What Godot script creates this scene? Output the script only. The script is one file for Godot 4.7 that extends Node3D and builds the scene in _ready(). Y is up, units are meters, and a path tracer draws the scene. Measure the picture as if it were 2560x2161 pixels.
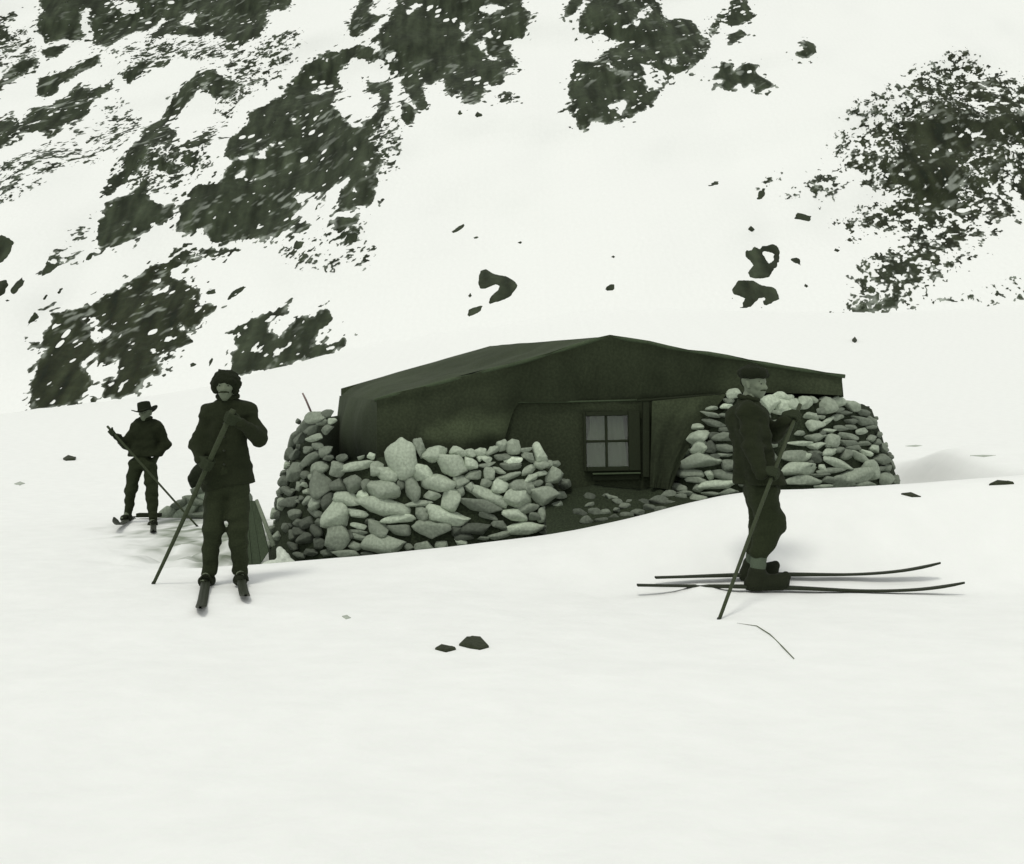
extends Node3D

# ---------------------------------------------------------------- helpers
const EYE := Vector3(0, 1.3, 0)
const FOCAL := 1187.0            # pixels of the 1024 wide drawing
var n_big := FastNoiseLite.new()
var n_mid := FastNoiseLite.new()
var n_fine := FastNoiseLite.new()
var n_cell := FastNoiseLite.new()
var rng := RandomNumberGenerator.new()
var names := {}
var M := {}

func numbered(called: String) -> String:
	names[called] = names.get(called, -1) + 1
	return called if names[called] == 0 else "%s_%03d" % [called, names[called]]

func tag(o: Node3D, label: String, category: String, group := "", kind := "") -> Node3D:
	if label: o.set_meta("label", label)
	if category: o.set_meta("category", category)
	if group: o.set_meta("group", group)
	if kind: o.set_meta("kind", kind)
	return o

func thing(called: String, label: String, category: String, at := Vector3.ZERO, group := "") -> Node3D:
	var o := Node3D.new()
	o.name = numbered(called)
	add_child(o, true)
	o.position = at
	tag(o, label, category, group)
	return o

func obj(called: String, mesh: Mesh, mat: Material, parent: Node = self, at := Vector3.ZERO) -> MeshInstance3D:
	var o := MeshInstance3D.new()
	o.mesh = mesh
	o.material_override = mat
	o.name = numbered(called) if parent == self else called
	parent.add_child(o, true)
	o.position = at
	return o

func smooth(mesh: ArrayMesh) -> ArrayMesh:
	var st := SurfaceTool.new()
	st.create_from(mesh, 0)
	st.generate_normals()
	return st.commit()

# rows x cols points, first row at the bottom, columns running to the right as seen from the front
func sheet(pts: PackedVector3Array, cols: int, colors := PackedColorArray(), keep := PackedByteArray()) -> ArrayMesh:
	var rows := pts.size() / cols
	var idx := PackedInt32Array()
	for j in rows - 1:
		for i in cols - 1:
			var a := j * cols + i
			if keep.size() and not (keep[a] or keep[a + 1] or keep[a + cols] or keep[a + cols + 1]):
				continue
			idx.append_array(PackedInt32Array([a, a + cols, a + cols + 1, a, a + cols + 1, a + 1]))
	if idx.is_empty():
		return null
	var used := PackedInt32Array()
	used.resize(pts.size())
	used.fill(-1)
	var v := PackedVector3Array()
	var c := PackedColorArray()
	for k in idx.size():
		var q := idx[k]
		if used[q] < 0:
			used[q] = v.size()
			v.append(pts[q])
			if colors.size(): c.append(colors[q])
		idx[k] = used[q]
	var arr := []
	arr.resize(Mesh.ARRAY_MAX)
	arr[Mesh.ARRAY_VERTEX] = v
	arr[Mesh.ARRAY_INDEX] = idx
	if colors.size(): arr[Mesh.ARRAY_COLOR] = c
	var m := ArrayMesh.new()
	m.add_surface_from_arrays(Mesh.PRIMITIVE_TRIANGLES, arr)
	return smooth(m)

func lin(r: float, g: float, b: float) -> Color:
	return Color(r, g, b).linear_to_srgb()

func noise_tex(c: Color, spread: float, freq: float, sd: int, octaves := 4, size := 512) -> NoiseTexture2D:
	var n := FastNoiseLite.new()
	n.seed = sd
	n.frequency = freq
	n.fractal_octaves = octaves
	var g := Gradient.new()
	var lo := c * (1.0 - spread)
	var hi := c * (1.0 + spread)
	lo.a = 1.0
	hi.a = 1.0
	g.set_color(0, lo.linear_to_srgb())
	g.set_color(1, hi.clamp().linear_to_srgb())
	var t := NoiseTexture2D.new()
	t.width = size
	t.height = size
	t.seamless = true
	t.noise = n
	t.color_ramp = g
	return t

func bump_tex(freq: float, strength: float, sd: int, size := 512) -> NoiseTexture2D:
	var n := FastNoiseLite.new()
	n.seed = sd
	n.frequency = freq
	n.fractal_octaves = 5
	var t := NoiseTexture2D.new()
	t.width = size
	t.height = size
	t.seamless = true
	t.noise = n
	t.as_normal_map = true
	t.bump_strength = strength
	return t

# base colour in linear values, varied by a noise; scale is repeats per metre
func stuff_mat(c: Color, spread: float, freq: float, scale: float, rough: float, bump := 0.0, sd := 1, tint := false) -> StandardMaterial3D:
	var m := StandardMaterial3D.new()
	m.albedo_texture = noise_tex(c, spread, freq, sd)
	m.roughness = rough
	m.metallic_specular = 0.3
	m.uv1_triplanar = true
	m.uv1_world_triplanar = true
	m.uv1_scale = Vector3.ONE * scale
	m.vertex_color_use_as_albedo = tint
	if bump > 0.0:
		m.normal_enabled = true
		m.normal_texture = bump_tex(freq * 1.7, 6.0, sd + 50)
		m.normal_scale = bump
	return m

func plain(c: Color, rough := 0.8) -> StandardMaterial3D:
	var m := StandardMaterial3D.new()
	m.albedo_color = c.linear_to_srgb()
	m.roughness = rough
	m.metallic_specular = 0.3
	return m

func curve(x: float, xs: Array, ys: Array) -> float:
	if x <= xs[0]: return ys[0]
	for i in range(1, xs.size()):
		if x <= xs[i]:
			var t: float = (x - xs[i - 1]) / (xs[i] - xs[i - 1])
			return cubic_interpolate(ys[i - 1], ys[i], ys[maxi(i - 2, 0)], ys[mini(i + 1, ys.size() - 1)], t)
	return ys[-1]

func at(px: float, py: float, d: float) -> Vector3:      # a point d metres away, as measured off the photograph
	return Vector3((px - 512.0) / FOCAL * d, EYE.y + (432.0 - py) / FOCAL * d, -d)

# ---------------------------------------------------------------- the lie of the land
func foot(x: float) -> float:                            # height of the mountain's foot, 100 m away
	return curve(x, [-90.0, -43.0, -41.0, -25.8, -14.2, -1.0, 10.1, 28.5, 43.0, 90.0], [1.6, 2.5, 3.15, 5.1, 8.2, 10.3, 11.7, 11.3, 12.1, 14.0])

func crest(x: float) -> float:                           # top of the drift in front of the hut
	return curve(x, [-3.4, -2.75, -2.08, -0.91, 0.63, 2.12, 3.67, 6.0, 12.0], [-0.02, 0.02, 0.07, 0.167, 0.348, 0.70, 0.80, 0.95, 1.1])

func land(x: float, d: float) -> float:
	var h := 0.0
	var roll := n_big.get_noise_2d(x * 6.0, d * 6.0) * 0.05 + n_mid.get_noise_2d(x * 9.0, d * 9.0) * 0.012
	if d < 18.0:
		h = crest(x) * smoothstep(9.5, 11.3, d)
		var hole := smoothstep(-3.3, -2.7, x) * (1.0 - smoothstep(4.8, 5.3, x)) * smoothstep(11.45, 12.1, d)
		h = lerpf(h, crest(x) - 0.42, hole)
		# a bank of blown snow against the right end of the wall
		h += 0.22 * exp(-pow((x - 5.8) / 1.3, 2.0) - pow((d - 14.4) / 1.1, 2.0))
		# the shallow dug-out left of the hut
		h += (-0.16 + 0.16 * n_fine.get_noise_2d(x * 14.0, d * 8.0)) * exp(-pow((x + 3.6) / 0.9, 2.0) - pow((d - 13.6) / 1.5, 2.0))
		# a little snow lying over the near ski
		h += 0.075 * exp(-pow((x - 1.52) / 0.16, 2.0) - pow((d - 9.5) / 0.10, 2.0))
		roll *= 1.0 - smoothstep(10.6, 11.4, d) * (1.0 - smoothstep(13.0, 18.0, d)) * 0.6
	else:
		h = crest(x)
	if d > 14.0:
		var t := clampf((d - 14.0) / 86.0, 0.0, 1.2)
		h = lerpf(h, crest(x) * 0.6, smoothstep(14.0, 26.0, d))
		h += (foot(x) - crest(x) * 0.6) * t * t
		roll *= 1.0 + t * 3.0
	if d < -2.0:
		h -= (d + 2.0) * 0.02
	return h + roll

func ground_at(px: float, py: float, d0 := 3.0, d1 := 99.0) -> Vector3:
	var d := d0
	while d < d1:
		var p := at(px, py, d)
		if p.y <= land(p.x, d):
			return Vector3(p.x, land(p.x, d), -d)
		d += 0.02 * d * 0.3
	return at(px, py, d1)

func slope_d(x: float, y: float) -> float:               # how far away the mountainside is, over x, at height y
	var up := y - foot(x)
	return 100.0 + up / 0.8 + (n_big.get_noise_2d(x * 0.55, y * 0.75) * 5.0 + n_mid.get_noise_2d(x * 0.6, y * 0.8) * 0.9) * smoothstep(-1.0, 9.0, up)

func slope_at(px: float, py: float) -> Vector3:
	var d := 120.0
	var p := at(px, py, d)
	for i in 30:
		d = lerpf(d, slope_d(p.x, p.y), 0.7)
		p = at(px, py, d)
	return p

func spaced(a: float, b: float, lo: float, hi: float, step: float, grow: float) -> PackedFloat32Array:
	var out: Array[float] = []
	var x := lo
	while x < hi + step * 0.5:
		out.append(x)
		x += step
	var s := step
	x = hi
	while x < b:
		s *= grow
		x += s
		out.append(x)
	s = step
	x = lo
	while x > a:
		s *= grow
		x -= s
		out.push_front(x)
	return PackedFloat32Array(out)

func in_poly(p: Vector2, poly: PackedVector2Array) -> float:     # distance to the outline, positive inside
	var best := 1e9
	var inside := false
	var b := poly[poly.size() - 1]
	for a in poly:
		var e := b - a
		var w := p - a
		var t := clampf(w.dot(e) / maxf(e.length_squared(), 1e-9), 0.0, 1.0)
		best = minf(best, (w - e * t).length_squared())
		if (a.y > p.y) != (b.y > p.y) and p.x < (b.x - a.x) * (p.y - a.y) / (b.y - a.y) + a.x:
			inside = not inside
		b = a
	return sqrt(best) * (1.0 if inside else -1.0)

func outline(flat: Array) -> PackedVector2Array:
	var out := PackedVector2Array()
	for i in range(0, flat.size(), 2):
		var p := slope_at(flat[i] * 0.4, flat[i + 1] * 0.4)
		out.append(Vector2(p.x, p.y))
	return out

func build_rock(r: Dictionary, cell: float) -> void:
	var poly := outline(r.p)
	var hollows: Array[PackedVector2Array] = []
	for h in r.h: hollows.append(outline(h))
	var lo := poly[0]
	var hi := poly[0]
	for q in poly:
		lo = lo.min(q)
		hi = hi.max(q)
	var rough: float = r.rough
	var snow: float = r.snow
	var scatter: bool = r.n in ["scree", "scattered_rocks"] or snow < 0.3
	lo -= Vector2.ONE * (0.6 + rough * 0.4)
	hi += Vector2.ONE * (0.6 + rough * 0.4)
	var tiny: bool = r.n == "boulder"
	var cx := cell
	var cy := cell * 0.95
	var cols := int((hi.x - lo.x) / cx) + 2
	var rows := int((hi.y - lo.y) / cy) + 2
	# the distance on a coarse grid first
	var k := 4
	var cc := cols / k + 2
	var cr := rows / k + 2
	var coarse := PackedFloat32Array()
	coarse.resize(cc * cr)
	for j in cr:
		for i in cc:
			var p := lo + Vector2(i * k * cx, j * k * cy)
			var d := in_poly(p, poly)
			if d > -1.5:
				for h in hollows: d = minf(d, -in_poly(p, h))
			coarse[j * cc + i] = d
	var pts := PackedVector3Array()
	var keep := PackedByteArray()
	pts.resize(cols * rows)
	keep.resize(cols * rows)
	var tint := PackedColorArray()
	tint.resize(cols * rows)
	var dark: bool = "bluff low" in r.say or "dense dark" in r.say or "scree of" in r.say
	var stone := Color(0.052, 0.064, 0.035) if dark else Color(0.068, 0.086, 0.052)
	var frost := Color(0.52, 0.57, 0.50)
	for j in rows:
		var gj := j / k
		var fj := float(j % k) / k
		for i in cols:
			var q := j * cols + i
			var gi := i / k
			var fi := float(i % k) / k
			var g := gj * cc + gi
			var sd := lerpf(lerpf(coarse[g], coarse[g + 1], fi), lerpf(coarse[g + cc], coarse[g + cc + 1], fi), fj)
			var x := lo.x + i * cx
			var y := lo.y + j * cy
			if sd < -0.9 - rough * 0.5:
				pts[q] = Vector3(x, y, -slope_d(x, y) - 1.0)
				continue
			# bedding runs up to the right
			var u := x * 0.8 + y * 0.6
			var w := y * 0.8 - x * 0.6
			var f := sd + (n_mid.get_noise_2d(x * 3.4, y * 3.4) * 0.42 + n_fine.get_noise_2d(x * 9.0, y * 9.0) * 0.34 + n_mid.get_noise_2d(x * 17.0, y * 17.0) * 0.16) * rough * (0.45 if tiny else 1.0)
			var s := n_mid.get_noise_2d(u * 3.2 + 40.0, w * 5.0) * 0.9 + n_fine.get_noise_2d(u * 8.0, w * 12.0 + 9.0) * 0.75
			if scatter: s = s * 0.85 + n_fine.get_noise_2d(u * 19.0 + 70.0, w * 27.0) * 0.5
			if scatter:
				f = minf(f, (snow - s * 1.25 - 0.5 * exp(-maxf(sd, 0.0) / 1.6)) * 0.9)
			else:
				f = minf(f, (snow + 0.11 - s * 0.85 - (0.0 if tiny else 0.26 * exp(-maxf(sd, 0.0) / 1.3))) * 5.0)
				if not tiny and sd < 0.4:          # broken pieces round the rim
					f = maxf(f, (s - 0.34 - 0.42 * absf(sd + 0.2)) * 0.8 * rough)
			keep[q] = 1 if f > -0.12 else 0
			if f < -0.9:
				f = -0.9
			var push := f * 1.2
			if f > 0.0:
				var ribs := absf(n_mid.get_noise_2d(x * 2.6 + y * 0.4, y * 0.6 + 30.0))
				var crag := n_cell.get_noise_2d(x * 1.0 + n_mid.get_noise_2d(x * 2.0, y * 2.0) * 1.2, y * 0.7) + 0.45 * n_cell.get_noise_2d(x * 3.0 + 50.0, y * 1.8)
				push = (1.0 - exp(-f * 1.6)) * (crag * 2.6 * r.thick + 0.75 * r.thick - ribs * r.thick * 0.75 + n_mid.get_noise_2d(x * 2.2, y * 2.2) * 0.3 * r.thick) + n_fine.get_noise_2d(x * 7.0, y * 5.0) * 0.07 * minf(f * 3.0, 1.0)
				push = maxf(push, 0.03 + minf(f, 0.2) * 0.4)
			pts[q] = Vector3(x, y, -slope_d(x, y) + push)
			# thin snow lying on the rock: along its rim, in streaks on its ledges, thick on broken ground
			var streak := n_mid.get_noise_2d(u * 1.6 + 11.0, w * 4.2 + 5.0) + 0.6 * n_fine.get_noise_2d(u * 5.0, w * 11.0)
			var lying := 0.0
			if not tiny:
				lying = smoothstep(0.30, 0.72, streak) * 0.55 * smoothstep(-0.35, 0.3, n_big.get_noise_2d(x * 1.3, y * 1.3))
				lying += (1.0 - smoothstep(0.0, 0.32 if scatter else 0.28, f)) * clampf((0.42 if scatter else 0.30) + 0.9 * n_fine.get_noise_2d(x * 6.0, y * 6.0), 0.0, 0.75)
			var crevice_tone := 1.0 + 0.55 * n_mid.get_noise_2d(x * 4.0 + 0.3 * y, y * 1.1 + 60.0) + 0.35 * n_cell.get_noise_2d(x * 2.0, y * 0.9)  # streaky rock tone, with crevice shade painted along the cell borders
			tint[q] = (stone * clampf(crevice_tone, 0.45, 1.5)).lerp(frost, clampf(lying, 0.0, 0.8))
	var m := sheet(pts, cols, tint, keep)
	if m == null:
		print("nothing of ", r.say)
		return
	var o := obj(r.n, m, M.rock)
	if r.n in ["scree", "scattered_rocks"]:
		tag(o, r.say, "scree" if r.n == "scree" else "rocks", "", "stuff")
	else:
		tag(o, r.say, "rock outcrop" if r.n == "rock_outcrop" else "boulder", "rocks on the mountainside")

# ---------------------------------------------------------------- soft bodies: capsules joined smoothly, meshed as surface nets
# bones: [from, to, radius at from, radius at to]; planes: [normal, distance] cut away what lies beyond
func body_mesh(bones: Array, cell: float, k: float, fold := 0.0, fold_scale := 9.0, planes := []) -> ArrayMesh:
	var lo := Vector3.ONE * 1e9
	var hi := -lo
	for b in bones:
		var r := maxf(b[2], b[3])
		lo = lo.min((b[0] as Vector3).min(b[1]) - Vector3.ONE * r)
		hi = hi.max((b[0] as Vector3).max(b[1]) + Vector3.ONE * r)
	lo -= Vector3.ONE * (cell * 3.0 + fold)
	hi += Vector3.ONE * (cell * 3.0 + fold)
	var nx := int((hi.x - lo.x) / cell) + 1
	var ny := int((hi.y - lo.y) / cell) + 1
	var nz := int((hi.z - lo.z) / cell) + 1
	var f := PackedFloat32Array()
	f.resize(nx * ny * nz)
	f.fill(1.0)
	for b in bones:
		var a: Vector3 = b[0]
		var e: Vector3 = b[1] - a
		var ee := maxf(e.length_squared(), 1e-9)
		var ra: float = b[2]
		var dr: float = b[3] - ra
		var reach := maxf(b[2], b[3]) + k + cell * 2.0 + fold
		var p0 := (a.min(b[1]) - Vector3.ONE * reach - lo) / cell
		var p1 := (a.max(b[1]) + Vector3.ONE * reach - lo) / cell
		for z in range(maxi(0, int(p0.z)), mini(nz, int(p1.z) + 2)):
			for y in range(maxi(0, int(p0.y)), mini(ny, int(p1.y) + 2)):
				var row := (z * ny + y) * nx
				for x in range(maxi(0, int(p0.x)), mini(nx, int(p1.x) + 2)):
					var w := lo + Vector3(x, y, z) * cell - a
					var t := clampf(w.dot(e) / ee, 0.0, 1.0)
					var d := (w - e * t).length() - ra - dr * t
					var o := f[row + x]
					var h := k - absf(d - o)
					d = minf(d, o)
					if h > 0.0: d -= h * h / k * 0.25
					f[row + x] = d
	if fold > 0.0 or planes.size():
		for z in nz:
			for y in ny:
				var row := (z * ny + y) * nx
				for x in nx:
					var d := f[row + x]
					if d > 0.08: continue
					var p := lo + Vector3(x, y, z) * cell
					if fold > 0.0:
						d += fold * (n_fine.get_noise_3d(p.x * fold_scale, p.y * fold_scale * 1.6, p.z * fold_scale) + 0.6 * n_mid.get_noise_3d(p.x * fold_scale, p.y * fold_scale * 1.5 + 7.0, p.z * fold_scale))
					for c in planes: d = maxf(d, p.dot(c[0]) - c[1])
					f[row + x] = d
	var vid := PackedInt32Array()
	vid.resize(f.size())
	vid.fill(-1)
	var v := PackedVector3Array()
	var idx := PackedInt32Array()
	var step := [1, nx, nx * ny]
	for z in nz - 1:
		for y in ny - 1:
			var row := (z * ny + y) * nx
			for x in nx - 1:
				var q := row + x
				var s := 0
				var c0 := f[q]
				var c1 := f[q + 1]
				var c2 := f[q + nx]
				var c3 := f[q + nx + 1]
				var q2 := q + nx * ny
				var c4 := f[q2]
				var c5 := f[q2 + 1]
				var c6 := f[q2 + nx]
				var c7 := f[q2 + nx + 1]
				if c0 < 0.0: s += 1
				if c1 < 0.0: s += 1
				if c2 < 0.0: s += 1
				if c3 < 0.0: s += 1
				if c4 < 0.0: s += 1
				if c5 < 0.0: s += 1
				if c6 < 0.0: s += 1
				if c7 < 0.0: s += 1
				if s == 0 or s == 8: continue
				var sum := Vector3.ZERO
				var n := 0
				var c := [c0, c1, c2, c3, c4, c5, c6, c7]
				for i in 8:
					for bit in 3:
						var j := i | (1 << bit)
						if j != i and (c[i] < 0.0) != (c[j] < 0.0):
							var t: float = c[i] / (c[i] - c[j])
							var pa := Vector3(i & 1, (i >> 1) & 1, (i >> 2) & 1)
							pa[bit] += t
							sum += pa
							n += 1
				vid[q] = v.size()
				v.append(lo + (Vector3(x, y, z) + sum / n) * cell)
	for z in range(1, nz - 1):
		for y in range(1, ny - 1):
			var row := (z * ny + y) * nx
			for x in range(1, nx - 1):
				var q := row + x
				if vid[q] < 0: continue
				for ax in 3:
					var here := f[q] < 0.0
					var there := f[q + step[ax]] < 0.0
					if here == there: continue
					var su: int = step[(ax + 1) % 3]
					var sv: int = step[(ax + 2) % 3]
					var a := vid[q]
					var b := vid[q - su]
					var cc := vid[q - su - sv]
					var d := vid[q - sv]
					if a < 0 or b < 0 or cc < 0 or d < 0: continue
					if here:
						idx.append_array(PackedInt32Array([a, cc, b, a, d, cc]))
					else:
						idx.append_array(PackedInt32Array([a, b, cc, a, cc, d]))
	var arr := []
	arr.resize(Mesh.ARRAY_MAX)
	arr[Mesh.ARRAY_VERTEX] = v
	arr[Mesh.ARRAY_INDEX] = idx
	var m := ArrayMesh.new()
	m.add_surface_from_arrays(Mesh.PRIMITIVE_TRIANGLES, arr)
	return smooth(m)

func join(meshes: Array) -> ArrayMesh:
	var st := SurfaceTool.new()
	for m in meshes:
		st.append_from(m, 0, Transform3D())
	return st.commit()

# a round bar through points, radius per point
func tube(points: Array, radii: Array, sides := 8) -> ArrayMesh:
	var st := SurfaceTool.new()
	st.begin(Mesh.PRIMITIVE_TRIANGLES)
	var n := points.size()
	var up := Vector3(0.31, 0.2, 0.93).normalized()
	for i in n:
		var dir: Vector3 = (points[mini(i + 1, n - 1)] - points[maxi(i - 1, 0)]).normalized()
		var a := dir.cross(up).normalized()
		var b := dir.cross(a)
		for k in sides:
			var t := TAU * k / sides
			st.set_smooth_group(0)
			st.add_vertex(points[i] + (a * cos(t) + b * sin(t)) * radii[i])
	for e in 2:
		st.add_vertex(points[0 if e == 0 else n - 1])
	for i in n - 1:
		for k in sides:
			var p := i * sides + k
			var q := i * sides + (k + 1) % sides
			for w in [p, q, q + sides, p, q + sides, p + sides]: st.add_index(w)
	for k in sides:
		var q := (k + 1) % sides
		for w in [n * sides, q, k, n * sides + 1, (n - 1) * sides + k, (n - 1) * sides + q]: st.add_index(w)
	st.generate_normals()
	return st.commit()

func box_mesh(size: Vector3, bevel := 0.006) -> ArrayMesh:      # a box with chamfered edges, centred
	var st := SurfaceTool.new()
	st.begin(Mesh.PRIMITIVE_TRIANGLES)
	st.set_smooth_group(-1)
	var h := size * 0.5
	var pts: Array[Vector3] = []
	var bv := minf(bevel, minf(h.x, minf(h.y, h.z)) * 0.45)
	for sx in [-1, 1]:
		for sy in [-1, 1]:
			for sz in [-1, 1]:
				for ax in 3:
					var p := Vector3(sx * h.x, sy * h.y, sz * h.z)
					for o in 3:
						if o != ax: p[o] -= signf(p[o]) * bv
					pts.append(p)
	var hull := func(q: Array):
		var c := Vector3.ZERO
		for p in q: c += p
		c /= q.size()
		var nrm: Vector3 = (q[1] - q[0]).cross(q[2] - q[0])
		if nrm.dot(c) > 0.0: q.reverse()
		for i in range(1, q.size() - 1):
			for p in [q[0], q[i], q[i + 1]]: st.add_vertex(p)
	var at_corner := func(sx, sy, sz, ax): return pts[((((sx + 1) / 2) * 2 + (sy + 1) / 2) * 2 + (sz + 1) / 2) * 3 + ax]
	for s in [-1, 1]:
		hull.call([at_corner.call(s, -1, -1, 0), at_corner.call(s, 1, -1, 0), at_corner.call(s, 1, 1, 0), at_corner.call(s, -1, 1, 0)])
		hull.call([at_corner.call(-1, s, -1, 1), at_corner.call(1, s, -1, 1), at_corner.call(1, s, 1, 1), at_corner.call(-1, s, 1, 1)])
		hull.call([at_corner.call(-1, -1, s, 2), at_corner.call(1, -1, s, 2), at_corner.call(1, 1, s, 2), at_corner.call(-1, 1, s, 2)])
		for t in [-1, 1]:
			hull.call([at_corner.call(s, t, -1, 0), at_corner.call(s, t, 1, 0), at_corner.call(s, t, 1, 1), at_corner.call(s, t, -1, 1)])
			hull.call([at_corner.call(s, -1, t, 0), at_corner.call(s, 1, t, 0), at_corner.call(s, 1, t, 2), at_corner.call(s, -1, t, 2)])
			hull.call([at_corner.call(-1, s, t, 1), at_corner.call(1, s, t, 1), at_corner.call(1, s, t, 2), at_corner.call(-1, s, t, 2)])
			for u in [-1, 1]:
				hull.call([at_corner.call(s, t, u, 0), at_corner.call(s, t, u, 1), at_corner.call(s, t, u, 2)])
	st.generate_normals()
	return st.commit()

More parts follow.
